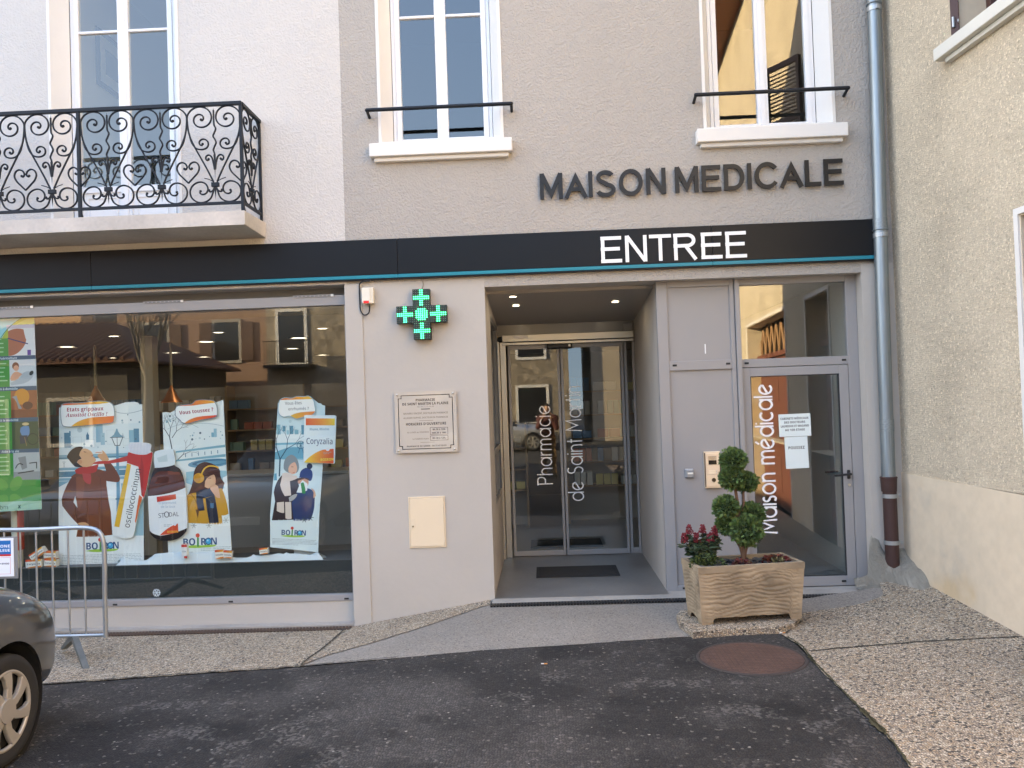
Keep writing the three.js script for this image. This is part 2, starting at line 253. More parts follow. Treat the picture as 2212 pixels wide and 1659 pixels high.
function reveal(o, s, d, top) { // splayed reveal lining, white painted
  const { x0, x1, y0 } = o, a = x0 + s, b = x1 - s, q = [];
  q.push(quad(V(x0, y0, .004), V(a, y0, -d), V(a, top, -d), V(x0, top, .004)), quad(V(b, y0, -d), V(x1, y0, .004), V(x1, top, .004), V(b, top, -d)), quad(V(x0, y0, .004), V(x1, y0, .004), V(b, y0, -d), V(a, y0, -d)), quad(V(x0, top, .004), V(a, top - .02, -d), V(b, top - .02, -d), V(x1, top, .004)));
  return q;
}
function casement(win, o, s, d, top, bars, panelTop) { // french casement: frame, two leaves, panes
  const a = o.x0 + s + .003, b = o.x1 - s - .003, y0 = o.y0 + .002, c = (a + b) / 2 , zf = -d;
  mesh('frame', frameGeo(a, b, y0, top, .035, zf - .06, zf - .005), M.frame, win);
  const lo = y0 + .037;
  for (const [l, r] of [[a + .036, c - .004], [c + .004, b - .036]]) {
    const leaf = frameGeo(l, r, lo, top - .037, .05, zf - .05, zf + .006, .006);
    for (const y of bars) leaf.push(rbx(l + .05, r - .05, y - .014, y + .014, zf - .045, zf + .002, .008));
    if (panelTop) { leaf.push(rbx(l + .05, r - .05, panelTop - .06, panelTop, zf - .045, zf + .002, .005), bx(l + .05, r - .05, lo + .05, panelTop - .06, zf - .04, zf - .02)); leaf.push(...frameGeo(l + .09, r - .09, lo + .09, panelTop - .10, .016, zf - .03, zf - .008, .004)); }
    mesh('leaf', leaf, M.frame, win);
    const ys = [panelTop || lo + .05, ...bars, top - .087];
    for (let k = 0; k + 1 < ys.length; k++) mesh('pane', plane(l + .048, r - .048, ys[k] - .002, ys[k + 1] + .002, zf - .02), M.glass, win);
  }
  mesh('mullion', [rbx(c - .025, c + .025, lo, top - .037, zf + .004, zf + .016, .006)], M.frame, win);
}
for (const [k, bars, pt] of [['m', [5.59]], ['r', [5.66]], ['b', [5.60], 4.07]]) {
  const o = WIN[k], w = group('window', house);
  mesh('reveal', reveal(o, .08, .2, WTOP), M.white, w);
  mesh('painted_border', bx(o.x0 - .027, o.x0 + .001, o.y0, WTOP + .03, -.01, .007), M.white, w); mesh('painted_border', bx(o.x1 - .001, o.x1 + .027, o.y0, WTOP + .03, -.01, .007), M.white, w);
  casement(w, o, .08, .2, WTOP, bars, pt);
  if (k !== 'b') {
    mesh('sill', [rbx(o.x0 - .105, o.x1 + .105, o.y0 - .15, o.y0 - .025, -.05, .095, .008), rbx(o.x0 - .07, o.x1 + .07, o.y0 - .19, o.y0 - .15, -.05, .055, .01), bx(o.x0 + .002, o.x1 - .002, o.y0 - .03, o.y0 + .004, -.26, .02)], M.white, w);
    mesh('latch', rbx((o.x0 + o.x1) / 2 - .012, (o.x0 + o.x1) / 2 + .03, o.y0 + .02, o.y0 + .045, -.2, -.17, .004), M.galv, w);
  }
}
// window guard bars
for (const [k, lab] of [['m', 'black steel guard bar across the window over the pharmacy pillar'], ['r', 'black steel guard bar across the window beside the downpipe']]) {
  const o = WIN[k], t = thing('window_guard_bar', lab, 'guard bar', [(o.x0 + o.x1) / 2, 4.588, 0], 'guard bars on the upper windows'); const h = (o.x1 - o.x0) / 2 + .11;
  mesh('bar', [rod(V(-h, 0, .12), V(h, 0, .12), .018, 14), new THREE.SphereGeometry(.018, 12, 8).translate(-h, 0, .12), new THREE.SphereGeometry(.018, 12, 8).translate(h, 0, .12)], M.iron, t);
  for (const s of [-1, 1]) mesh('bracket', [rod(V(s * h, 0, .12), V(s * h, -.035, -.02), .014, 10)], M.iron, t);
}
// balcony slab
mesh('balcony_slab', [muv(new THREE.ExtrudeGeometry(shape([[-.1, 3.46], [.55, 3.475], [.55, 3.588], [-.1, 3.6]]), { depth: 3.1, bevelEnabled: true, bevelSize: .006, bevelThickness: .006, bevelSegments: 2 }).rotateY(-Math.PI / 2).scale(1, 1, 1).translate(-2.562, 0, 0))], std([.66, .61, .555], .95, { map: T.concrete, bumpMap: T.smooth, bumpScale: .004 }), house);

// ---------------------------------------------------------------- shop window
{ const w = group('shop_window', house);
  mesh('header', [bx(-8.5, -1.822, 2.895, 2.995, -.39, -.24)], M.aluDark, w);
  mesh('frame', [rbx(-8.5, -1.822, 2.805, 2.90, -.16, -.075, .004), rbx(-8.5, -1.822, 0, .06, -.16, -.085, .004), rbx(-1.85, -1.822, .06, 2.805, -.16, -.085, .004), rbx(-5.62, -5.55, .06, 2.805, -.16, -.085, .004)], M.alu, w);
  mesh('pane', plane(-5.55, -1.85, .055, 2.81, -.12), M.shopGlass, w); mesh('pane', plane(-8.5, -5.62, .055, 2.81, -.12), M.shopGlass, w);
  for (const x of [-3.4, -1.95, -4.87]) { const v = [bx(x - .385, x, 2.888, 2.908, -.078, -.066)]; mesh('trickle_vent', v, M.alu, w); const sl = []; for (let i = 0; i < 9; i++) sl.push(bx(x - .37 + i * .04, x - .345 + i * .04, 2.893, 2.903, -.067, -.0645)); mesh('vent_slot', sl, M.aluDark, w); mesh('vent_end', [bx(x - .02, x + .005, 2.886, 2.91, -.068, -.062)], M.steel, w); }
  for (const x of [-4.14, -3.02, -1.91]) mesh('drain_cap', rbx(x - .022, x + .022, .012, .028, -.087, -.08, .003), M.rubber, w);
  mesh('lower_panel', bx(-8.4, -1.85, .0, .36, -.24, -.21), std([.022, .028, .028], .6), w);
  mesh('display_ledge', bx(-8.4, -1.85, .33, .365, -.75, -.212), std([.12, .12, .12], .6), w);
}
// ---------------------------------------------------------------- entrance recess
structure('entrance_floor', [bx(-.5, 1.115, -.12, 0, -2.2, .0)], M.floor);
structure('entrance_step', [bx(-.515, 2.985, -.14, .0025, .0, .175), bx(1.115, 2.985, -.12, .001, -.19, .0)], M.step);
mesh('recess_wall', [bx(-.502, -.5, 0, 2.9, -.4, -.399)], M.pillar, house);
{ const w = M.pillar;
  mesh('recess_wall', slab([[-2.2, 0], [-.39, 0], [-.39, 2.99], [-2.2, 2.99]], [rect(-2.0, -.75, .78, 2.72)], 0, .1).rotateY(-Math.PI / 2).translate(-.501, 0, 0), w, house);
  mesh('recess_wall', [bx(1.115, 1.165, 0, 2.99, -2.2, -.20)], w, house).userData.label = 'grey rendered side wall right of the sliding doors';
  const side = group('side_window', house);
  const s1 = frameGeo(-2.0, -.75, .78, 2.72, .05, 0, .05).concat([rbx(-1.95, -.80, 1.28, 1.34, .002, .048, .004), ...[-1.7, -1.4, -1.1].map(x => rbx(x - .012, x + .012, .83, 1.28, .01, .04, .004))]);
  mesh('frame', s1.map(g => g.rotateY(-Math.PI / 2).translate(-.50, 0, 0)), M.aluDark, side);
  mesh('pane', plane(-1.95, -.80, .83, 2.67, 0).rotateY(Math.PI / 2).scale(1, 1, -1).translate(-.53, 0, -2.75).scale(1, 1, 1), M.shopGlass, side);
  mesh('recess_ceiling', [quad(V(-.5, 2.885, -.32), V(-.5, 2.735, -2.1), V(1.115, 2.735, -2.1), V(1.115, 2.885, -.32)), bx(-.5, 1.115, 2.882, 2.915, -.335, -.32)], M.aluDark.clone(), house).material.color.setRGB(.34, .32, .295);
  mesh('recess_trim', bx(-.49, 1.10, 2.882, 2.89, -.338, -.322), M.white, house);
  mesh('lintel_soffit', bx(-.5, 2.985, 2.912, 2.99, -.6, -.001), M.pillar, house);
  const sd = group('sliding_door', house);
  mesh('bulkhead', bx(-.5, 1.115, 2.60, 2.76, -2.2, -2.085), phys([.25, .235, .21], { roughness: .18 }), sd);
  mesh('track_cover', [rbx(-.44, 1.10, 2.53, 2.61, -2.18, -2.0, .005), rbx(-.44, 1.10, 2.492, 2.522, -2.16, -2.02, .004)], std([.5, .48, .42], .35, { metalness: .8 }), sd);
  mesh('side_post', [rbx(-.47, -.405, 0, 2.53, -2.15, -2.03, .004), rbx(-.50, -.475, 0, 2.53, -1.98, -1.92, .004)], std([.55, .52, .45], .3, { metalness: .85 }), sd);
  for (const [x0, x1] of [[-.385, .226], [.236, .975]]) { const lf = [rbx(x0, x0 + .03, .005, 2.49, -2.11, -2.075, .004), rbx(x1 - .03, x1, .005, 2.49, -2.11, -2.075, .004), rbx(x0 + .03, x1 - .03, .005, .065, -2.11, -2.076, .004), rbx(x0 + .03, x1 - .03, 2.44, 2.49, -2.11, -2.076, .004)];
    mesh('leaf_frame', lf, M.alu, sd); mesh('pane', plane(x0 + .028, x1 - .028, .06, 2.445, -2.09), M.shopGlass, sd); }
  mesh('fixed_frame', [rbx(.985, 1.02, .0, 2.49, -2.15, -2.115, .004), rbx(1.085, 1.112, 0, 2.5, -2.15, -2.10, .004), rbx(1.02, 1.085, 0, .065, -2.15, -2.115, .004)], M.alu, sd); mesh('pane', plane(1.018, 1.088, .06, 2.49, -2.13), M.shopGlass, sd);
  mesh('sensor', [rbx(.08, .38, 2.435, 2.49, -2.07, -2.0, .012)], M.black, sd); mesh('sensor_badge', bx(.335, .358, 2.455, 2.478, -2.001, -1.998), M.signWhite, sd);
  mesh('sticker', bx(-.31, -.14, 2.565, 2.6, -2.0, -1.998), M.signWhite, sd); mesh('motion_detector', rbx(.99, 1.09, 2.62, 2.7, -2.085, -2.06, .006), M.alu, sd);
}
// downlights in the recess ceiling
function downlight(x, y, z, r, lab, power, name = 'downlight', grp = 'downlights in the entrance ceiling') {
  const t = thing(name, lab, 'light', [x, y, z], grp);
  mesh('ring', new THREE.TorusGeometry(r * 1.08, r * .12, 8, 32).rotateX(Math.PI / 2), M.alu, t);
  mesh('diffuser_light', new THREE.CylinderGeometry(r, r, .006, 32).translate(0, .001, 0), std([.9, .85, .75], .5, { emissive: rgb(1, .84, .60), emissiveIntensity: 1.4 }), t);
  const l = new THREE.RectAreaLight(rgb(1, .82, .58), power / (2.6 * r * r), r * 1.5, r * 1.5); l.position.set(x, y - .012, z); l.lookAt(x, y - 1, z); scene.add(l);
}
downlight(-.25, 2.87, -.47, .038, 'front left downlight in the entrance recess ceiling', .035);
downlight(-.235, 2.83, -.92, .038, 'rear left downlight in the entrance recess ceiling', .035);
downlight(.80, 2.83, -.92, .038, 'right downlight in the entrance recess ceiling', .035);
// ---------------------------------------------------------------- grey panels and medical door
{ const d = group('panelled_bay', house);
  mesh('frame', [rbx(1.115, 1.215, .0, 2.92, -.2, -.13, .004), rbx(1.80, 1.842, .0, 2.92, -.2, -.13, .004), rbx(1.215, 1.80, 2.855, 2.92, -.2, -.131, .004), rbx(1.215, 1.80, 2.068, 2.156, -.2, -.131, .004), rbx(1.215, 1.80, 0, .045, -.2, -.131, .004)], M.alu, d);
  mesh('panel', bx(1.21, 1.805, 2.152, 2.86, -.19, -.152), M.alu, d); mesh('panel', bx(1.21, 1.805, .04, 2.072, -.19, -.152), M.alu, d);
  for (const [x, y] of [[1.265, 2.118], [1.765, 2.118], [1.28, .024]]) mesh('drain_cap', rbx(x - .02, x + .02, y - .009, y + .009, -.133, -.126, .003), M.rubber, d);
  mesh('scuff_mark', rbx(1.556, 1.566, 2.22, 2.31, -.153, -.1505, .001), M.signWhite, d);
  const m = group('medical_door', house);
  mesh('door_frame', [rbx(1.846, 1.89, 0, 2.92, -.2, -.10, .005), rbx(2.884, 2.984, 0, 2.92, -.2, -.14, .004), rbx(1.89, 2.884, 2.852, 2.92, -.2, -.141, .004), rbx(1.89, 2.884, 2.075, 2.153, -.2, -.141, .004)], M.alu, m);
  mesh('door_leaf', [rbx(1.894, 1.97, .008, 2.07, -.195, -.143, .004), rbx(2.795, 2.88, .008, 2.07, -.195, -.143, .004), rbx(1.97, 2.795, 1.988, 2.07, -.195, -.144, .004), rbx(1.97, 2.795, .008, .1, -.195, -.144, .004)], M.alu, m);
  mesh('pane', plane(1.968, 2.797, .098, 1.99, -.175), M.glass, m); mesh('transom_pane', plane(1.888, 2.886, 2.15, 2.855, -.175), M.glass, m);
  mesh('gasket', frameGeo(1.968, 2.797, .098, 1.99, .008, -.172, -.146, .002), M.rubber, m);
  for (const [x, y] of [[1.94, 2.115], [2.845, 2.115], [2.76, .05]]) mesh('drain_cap', rbx(x - .02, x + .02, y - .009, y + .009, -.146, -.136, .003), M.rubber, m);
  mesh('door_handle', [rbx(2.828, 2.858, 1.0, 1.085, -.145, -.125, .01), rod(V(2.843, 1.05, -.14), V(2.843, 1.05, -.075), .011), rod(V(2.85, 1.05, -.08), V(2.695, 1.04, -.08), .0105), rod(V(2.78, 1.065, -.235), V(2.66, 1.06, -.235), .01)], M.black, m);
  mesh('lock', [cyl(.012, .012, .02).rotateX(Math.PI / 2).translate(2.845, .945, -.14)], M.steel, m);
  mesh('gap_post', bx(1.842, 1.848, 0, 2.92, -.2, -.18), M.rubber, m);
}
structure('hall', [bx(1.84, 1.88, 0, 2.95, -5, -.21), bx(2.99, 3.04, 0, 2.95, -5, -.41), bx(1.84, 3.04, 0, 2.95, -5.05, -5), bx(1.84, 3.04, 2.93, 2.98, -5, -.21)], std([.40, .42, .40], .8));
structure('hall_floor', bx(1.165, 3.28, -.12, -.002, -5, -.19), M.roomFloor);
// ---------------------------------------------------------------- pharmacy interior
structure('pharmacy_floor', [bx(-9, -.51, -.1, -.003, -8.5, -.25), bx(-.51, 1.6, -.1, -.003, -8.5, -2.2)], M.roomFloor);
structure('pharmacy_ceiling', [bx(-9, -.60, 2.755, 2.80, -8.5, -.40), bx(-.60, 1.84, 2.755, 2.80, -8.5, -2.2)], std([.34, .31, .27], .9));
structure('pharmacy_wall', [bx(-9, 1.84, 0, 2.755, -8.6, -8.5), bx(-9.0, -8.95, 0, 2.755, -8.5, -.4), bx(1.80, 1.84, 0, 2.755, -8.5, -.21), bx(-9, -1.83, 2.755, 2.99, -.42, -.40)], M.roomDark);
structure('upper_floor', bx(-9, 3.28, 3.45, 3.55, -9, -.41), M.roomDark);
{ const L = [[-6.2, -2.94, 1], [-4.348, -2.945, 1], [-5.58, -4.69, 1], [-5.59, -5.9, 1], [-3.117, -2.9, 1], [-3.753, -4.73, 1], [-3.756, -6.5, 1], [-3.73, -1.78, .55], [-4.957, -1.76, .55], [-6.86, -5.37, .55], [-2.507, -1.77, .55], [-1.6, -4.7, 1]];
  const where = ['second row left', 'second row middle', 'third row left', 'fourth row left', 'second row right', 'third row middle', 'fifth row middle', 'front row middle', 'front row left', 'far left back', 'front row right', 'third row far right'];
  L.forEach(([x, z, s], i) => downlight(x, 2.752, z, .112 * s, `round ceiling light inside the pharmacy, ${where[i]}`, .05 * s * s, 'ceiling_light', 'round ceiling lights inside the pharmacy')); }
{ const c = thing('shop_column', 'beige square column inside the pharmacy behind the posters', 'column', [-4.66, 0, -2.0]); mesh('shaft', rbx(-.075, .075, .05, 2.755, -.075, .075, .01), std([.42, .37, .29], .7), c); mesh('base', rbx(-.09, .09, 0, .05, -.09, .09, .006), M.alu, c); }
for (const [x, z, y, lab] of [[-5.86, -3, 2.0, 'left copper pendant lamp hanging inside the pharmacy'], [-4.85, -3, 1.97, 'right copper pendant lamp hanging inside the pharmacy']]) {
  const p = thing('pendant_lamp', lab, 'lamp', [x, y, z], 'pendant lamps inside the pharmacy');
  mesh('suspension_rod', rod(V(0, .2, 0), V(0, 2.755 - y, 0), .018), std([.34, .29, .2], .5), p);
  mesh('lamp_shade', new THREE.LatheGeometry([[.015, .25], [.02, .2], [.09, .06], [.14, 0], [.135, 0], [.085, .058], [.012, .2]].map(a => new THREE.Vector2(...a)), 32), std([.5, .2, .07], .35, { metalness: .6 }), p);
  mesh('bulb_light', new THREE.SphereGeometry(.035, 16, 12).translate(0, .06, 0), std([.9, .8, .6], .5, { emissive: rgb(1, .75, .45), emissiveIntensity: .8 }), p);
  const l = new THREE.PointLight(rgb(1, .75, .45), .02, 0, 2); l.position.set(x, y + .06, z); l.castShadow = true; scene.add(l);
}
const prodMats = [[.55, .53, .48], [.50, .42, .30], [.25, .38, .30], [.45, .15, .10], [.15, .25, .40], [.58, .50, .20], [.60, .58, .55], [.35, .30, .25]].map(c => std(c, .6));
const prodGeo = [[.10, .16, .07], [.13, .11, .09], [.08, .20, .08], [.16, .13, .10]].map(([w, h, d]) => [new RoundedBoxGeometry(w, h, d, 1, .006).translate(0, h / 2, 0), w]);
function shelfUnit(x0, x1, z, ys, lab, boxes, boxLab, grp) {
  const t = thing('shelf_unit', lab, 'shelf', [x0, 0, z]);
  const w = x1 - x0, wood = std([.32, .22, .13], .6); for (let k = 0; k <= Math.round(w / 1.2); k++) mesh('upright', bx(k * w / Math.round(w / 1.2) - .015, k * w / Math.round(w / 1.2) + .015, 0, ys[ys.length - 1] + .35, -.35, 0), wood, t);
  for (const y of ys) mesh('shelf', bx(.016, w - .016, y - .02, y, -.34, -.005), wood, t); mesh('back_panel', bx(0, w, 0, ys[ys.length - 1] + .35, -.37, -.352), M.roomDark, t);
  for (const y of ys) { let x = x0 + .1; while (x < x1 - .15) { const [g, gw] = prodGeo[Math.floor(rnd() * 4)], n = 1 + Math.floor(rnd() * 3), m = prodMats[Math.floor(rnd() * 8)]; for (let i = 0; i < n && x < x1 - .15; i++) { if (boxes.n-- > 0) { const b = mesh('product_box', g, m); b.position.set(x + gw / 2, y + .001, z - .12 - rr(0, .03)); b.rotation.y = rr(-.08, .08); tag(b, boxLab, 'box', grp); } x += gw + .012; } x += rr(.02, .12); } }
}
shelfUnit(-8.4, -1.2, -4.75, [.9, 1.22, 1.54, 1.86], 'long wooden shelf unit along the back of the dim shop', { n: 150 }, 'medicine box on the long back shelves behind the posters', 'boxes on the back shelves');
shelfUnit(.35, 1.75, -4.6, [.55, .9, 1.25, 1.6, 1.95], 'wooden shelf unit seen through the right sliding door leaf', { n: 60 }, 'product on the shelves behind the sliding door', 'products behind the sliding door');
shelfUnit(-1.1, -.25, -4.3, [.55, .85, 1.15], 'low shelf unit seen through the left sliding door leaf', { n: 30 }, 'product on the low shelves behind the left door leaf', 'products behind the left door leaf');
{ const c = thing('shop_counter', 'pale counter standing inside the pharmacy behind the posters', 'counter', [-3.2, 0, -3.6]); mesh('body', bx(-1.2, 1.2, 0, .95, -.3, .3), std([.4, .38, .35], .6), c); mesh('top', rbx(-1.25, 1.25, .95, .99, -.35, .35, .008), std([.5, .47, .42], .4), c); }

// ---------------------------------------------------------------- house at the right of the yard (its own axes: x along the wall towards the viewer, z out of the wall)
{ const h = thing('beige_house', 'beige pebble-dashed house with brown shutters along the right side', 'building', [3.28, 0, 0]); h.rotation.y = -Math.atan2(.997, .076);
  const wins = [[1.18, 2.38], [5.6, 6.8], [9.2, 10.4]], WY = 4.555, WT = 6.1, doors = [[1.80, 2.95, 3.03], [4.2, 7.5, 3.05]];
  mesh('wall', slab([[-.6, 1.05], [12, 1.03], [12, 8.8], [-.6, 8.8]], [...wins.map(([a, b]) => rect(a, b, WY, WT)), ...doors.map(([a, b, t]) => rect(a, b, 1.06, t))], -.35, 0), M.beige, h).userData.label = 'beige pebble-dash wall';
  mesh('plinth', slab([[-.6, -.5], [1.80, -.5], [1.80, 1.038], [-.6, 1.066]], [], -.34, .012), M.plinth, h);
  mesh('plinth', slab(rect(2.95, 4.2, -.5, 1.03), [], -.34, .012), M.plinth, h); mesh('plinth', slab(rect(7.5, 12, -.5, 1.03), [], -.34, .012), M.plinth, h);
  mesh('end_wall', bx(11.7, 12, -.5, 8.8, -7, -.35), M.beige, h); mesh('roof', [bx(-.6, 12.4, 8.8, 9.0, -7, .45)], std([.26, .12, .08], .85), h);
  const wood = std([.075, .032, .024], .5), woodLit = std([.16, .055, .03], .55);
  wins.forEach(([a, b]) => { const w = group('window', h);
    mesh('sill', [rbx(a - .2, b + .2, WY - .10, WY, -.1, .10, .008), rbx(a - .12, b + .12, WY - .14, WY - .10, -.1, .05, .006)], std([.72, .70, .62], .8, { map: T.smoothTone }), w);
    mesh('reveal', [bx(a - .001, a + .012, WY, WT, -.3, -.002), bx(b - .012, b + .001, WY, WT, -.3, -.002), bx(a, b, WT - .012, WT, -.3, -.002)], M.plinth, w);
    mesh('frame', frameGeo(a + .012, b - .012, WY, WT - .012, .06, -.28, -.22), wood, w); mesh('mullion', rbx((a + b) / 2 - .04, (a + b) / 2 + .04, WY + .06, WT - .07, -.28, -.221), wood, w);
    mesh('pane', plane(a + .07, (a + b) / 2 - .04, WY + .06, WT - .07, -.25), M.glass, w); mesh('pane', plane((a + b) / 2 + .04, b - .07, WY + .06, WT - .07, -.25), M.glass, w);
    for (const s of [0, 1]) { // folded-back louvred shutter, standing out from the wall at the jamb
      const x = s ? b + .005 : a - .005, q = group('shutter', h), sg = s ? 1 : -1; const H0 = WY + .035;
      const fr = [rbx(0, .045, H0, WT, 0, .06, .004), rbx(.53, .575, H0, WT, 0, .06, .004), rbx(.045, .53, H0 + .12, H0 + .2, .006, .054, .004), rbx(.045, .53, WT - .07, WT, .006, .054, .004), rbx(.045, .53, 5.3, 5.37, .006, .054, .004)];
      mesh('shutter_frame', fr, wood, q); const sl = new THREE.BoxGeometry(.485, .012, .055).rotateX(.6);
      for (let y = H0 + .23; y < WT - .09; y += .05) if (Math.abs(y - 5.335) > .05) { const m = mesh('slat', sl, wood, q); m.position.set(.2875, y, .03); }
      mesh('hinge', [rod(V(-.012, H0 + .05, .02), V(-.012, H0 + .13, .02), .011), bx(-.03, .05, H0 + .08, H0 + .1, .052, .058)], M.galv, q);
      q.position.set(x, 0, .03); q.rotation.y = s ? -.62 : Math.PI + .62 - .0; if (!s) { q.rotation.y = Math.PI - .62; q.position.z = .06; }
    } });
  doors.forEach(([a, b, t], i) => { const d = group('door', h);
    mesh('painted_border', [bx(a - .045, a + .002, .0, t + .045, -.01, .016), bx(b - .002, b + .045, .0, t + .045, -.01, .016), bx(a, b, t, t + .045, -.01, .016)], M.white, d);
    mesh('reveal', [bx(a, a + .012, -.3, t, -.34, .0), bx(b - .012, b, -.3, t, -.34, 0), bx(a, b, t - .012, t, -.34, 0)], M.plinth, d);
    const w = b - a, y1 = t - .62; mesh('leaf', [bx(a + .02, b - .02, -.1, y1, -.28, -.22), ...[0, 1].flatMap(k => [0, 1, 2].map(j => rbx(a + .1 + k * (w / 2), a + w / 2 - .08 + k * (w / 2), .15 + j * .76, .75 + j * .76, -.225, -.2, .012)))], woodLit, d);
    mesh('transom_bar', rbx(a + .02, b - .02, y1, y1 + .08, -.28, -.16, .01), woodLit, d);
    const bars = []; for (let k = 0; k < 9; k++) { const x = a + .1 + k * (w - .2) / 8, x2 = x + (w - .2) / 16; bars.push(rod(V(x, y1 + .08, -.24), V(x2, t - .02, -.24), .022, 6)); if (k < 8) bars.push(rod(V(x + (w - .2) / 8, y1 + .08, -.24), V(x2, t - .02, -.24), .022, 6)); }
    mesh('transom_lattice', bars, std([.3, .17, .08], .6), d); mesh('transom_pane', plane(a + .02, b - .02, y1 + .07, t - .01, -.26), M.glass, d); mesh('handle', [rod(V(a + w / 2 + .07, 1.0, -.2), V(a + w / 2 + .07, 1.25, -.14), .012)], M.steel, d); });
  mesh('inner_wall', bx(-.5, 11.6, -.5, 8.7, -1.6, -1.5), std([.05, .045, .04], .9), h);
}

// ---------------------------------------------------------------- lettering font helpers
function arcP(cx, cy, r, a0, a1, n = 20, ry = r) { const o = []; for (let i = 0; i <= n; i++) { const a = (a0 + (a1 - a0) * i / n) * D2R; o.push([cx + r * Math.cos(a), cy + ry * Math.sin(a)]); } return o; }
function ribbonSides(pts, w) { const n = pts.length, L = [], R = [], closed = n > 2 && Math.hypot(pts[0][0] - pts[n - 1][0], pts[0][1] - pts[n - 1][1]) < 1e-6;
  for (let i = 0; i < n; i++) { const p = pts[i], a = pts[i > 0 ? i - 1 : closed ? n - 2 : 0], b = pts[i < n - 1 ? i + 1 : closed ? 1 : n - 1]; let d1 = [p[0] - a[0], p[1] - a[1]], d2 = [b[0] - p[0], b[1] - p[1]]; const l1 = Math.hypot(...d1), l2 = Math.hypot(...d2); if (l1 < 1e-9) d1 = d2; if (l2 < 1e-9) d2 = d1; const m1 = Math.hypot(...d1) || 1, m2 = Math.hypot(...d2) || 1; let tx = d1[0] / m1 + d2[0] / m2, ty = d1[1] / m1 + d2[1] / m2; const l = Math.hypot(tx, ty) || 1; tx /= l; ty /= l; const cs = Math.max(.3, tx * d2[0] / m2 + ty * d2[1] / m2), h = w / 2 / cs; L.push([p[0] - ty * h, p[1] + tx * h]); R.push([p[0] + ty * h, p[1] - tx * h]); } return [L, R, closed]; }
// plain grotesque capitals as strokes: [width, strokes(w)] with height 1, strokes drawn inside the box
const CAPS = {
  E: [.66, w => [[[w / 2, 0], [w / 2, 1]], [[0, 1 - w / 2], [.66, 1 - w / 2]], [[0, .525], [.61, .525]], [[0, w / 2], [.67, w / 2]]]], L: [.55, w => [[[w / 2, 0], [w / 2, 1]], [[0, w / 2], [.56, w / 2]]]], I: [.13, w => [[[.065, 0], [.065, 1]]]], T: [.70, w => [[[.35, 0], [.35, 1]], [[0, 1 - w / 2], [.70, 1 - w / 2]]]],
  N: [.71, w => [[[w / 2, 0], [w / 2, 1]], [[.71 - w / 2, 0], [.71 - w / 2, 1]], [[w * .55, .985], [.71 - w * .55, .015]]]], M: [.83, w => [[[w / 2, 0], [w / 2, 1]], [[.83 - w / 2, 0], [.83 - w / 2, 1]], [[w * .55, .985], [.415, w * 1.18], [.83 - w * .55, .985]]]],
  A: [.86, w => [[[w * .52, 0], [.43, 1 - w * 1.22], [.86 - w * .52, 0]], [[.2, .34], [.66, .34]]]], D: [.72, w => [[[w / 2, 0], [w / 2, 1]], [[0, 1 - w / 2], [.33, 1 - w / 2], ...arcP(.33, .5, .39 - w / 2, 88, -88, 20, .5 - w / 2), [.33, w / 2], [0, w / 2]]]], O: [.86, w => [arcP(.43, .5, .43 - w / 2, 0, 360, 44, .515 - w / 2)]], C: [.82, w => [arcP(.44, .5, .44 - w / 2, 36, 324, 34, .515 - w / 2)]],
  S: [.72, w => [[...arcP(.36, .745, .33 - w / 2, 22, 250, 18, .27 - w / 2), ...arcP(.36, .262, .36 - w / 2, 75, -162, 20, .277 - w / 2)]]], R: [.76, w => [[[w / 2, 0], [w / 2, 1]], [[0, 1 - w / 2], [.44, 1 - w / 2], ...arcP(.44, .735, .27 - w / 2, 88, -88, 16, .265 - w / 2), [.44, .47 + w / 2], [0, .47 + w / 2]], [[.40, .5], [.70, .0]]]],
};
function letters(parent, text, x0, x1, y0, y1, z, depth, mat, w, slope = 0) { // one mesh per letter, capitals fill x0..x1, y0..y1
  const h = y1 - y0, gaps = [...text].map((c, i) => i + 1 === text.length ? 0 : c === 'A' || text[i + 1] === 'A' ? .035 : c === 'T' || text[i + 1] === 'T' ? .07 : .112); let total = 0; [...text].forEach((c, i) => { total += CAPS[c][0] + gaps[i]; }); const k = (x1 - x0) / (total * h); let x = x0;
  for (const [at, c] of [...text].entries()) { const gap = gaps[at], [cw, st] = CAPS[c]; const gs = st(w).map((pts, i) => { const q = pts.map(([a, b]) => [x + a * h * k, y0 + b * h + slope * (x - x0)]), [L, R, closed] = ribbonSides(q, w * h); let s; if (closed) { s = shape(L.slice(0, -1)); s.holes.push(shape(R.slice(0, -1))); if (THREE.ShapeUtils.area(L.map(p => new THREE.Vector2(...p))) < 0 ? false : Math.abs(THREE.ShapeUtils.area(L.map(p => new THREE.Vector2(...p)))) < Math.abs(THREE.ShapeUtils.area(R.map(p => new THREE.Vector2(...p))))) { s = shape(R.slice(0, -1)); s.holes.push(shape(L.slice(0, -1))); } if (Math.abs(THREE.ShapeUtils.area(R.map(p => new THREE.Vector2(...p)))) > Math.abs(THREE.ShapeUtils.area(L.map(p => new THREE.Vector2(...p))))) { s = shape(R.slice(0, -1)); s.holes = [shape(L.slice(0, -1))]; } } else s = shape([...L, ...R.reverse()]); return new THREE.ExtrudeGeometry(s, { depth: depth + i * .0003, bevelEnabled: false }).translate(0, 0, z); }); mesh('letter', gs, mat, parent); x += (cw + gap) * h * k; }
}
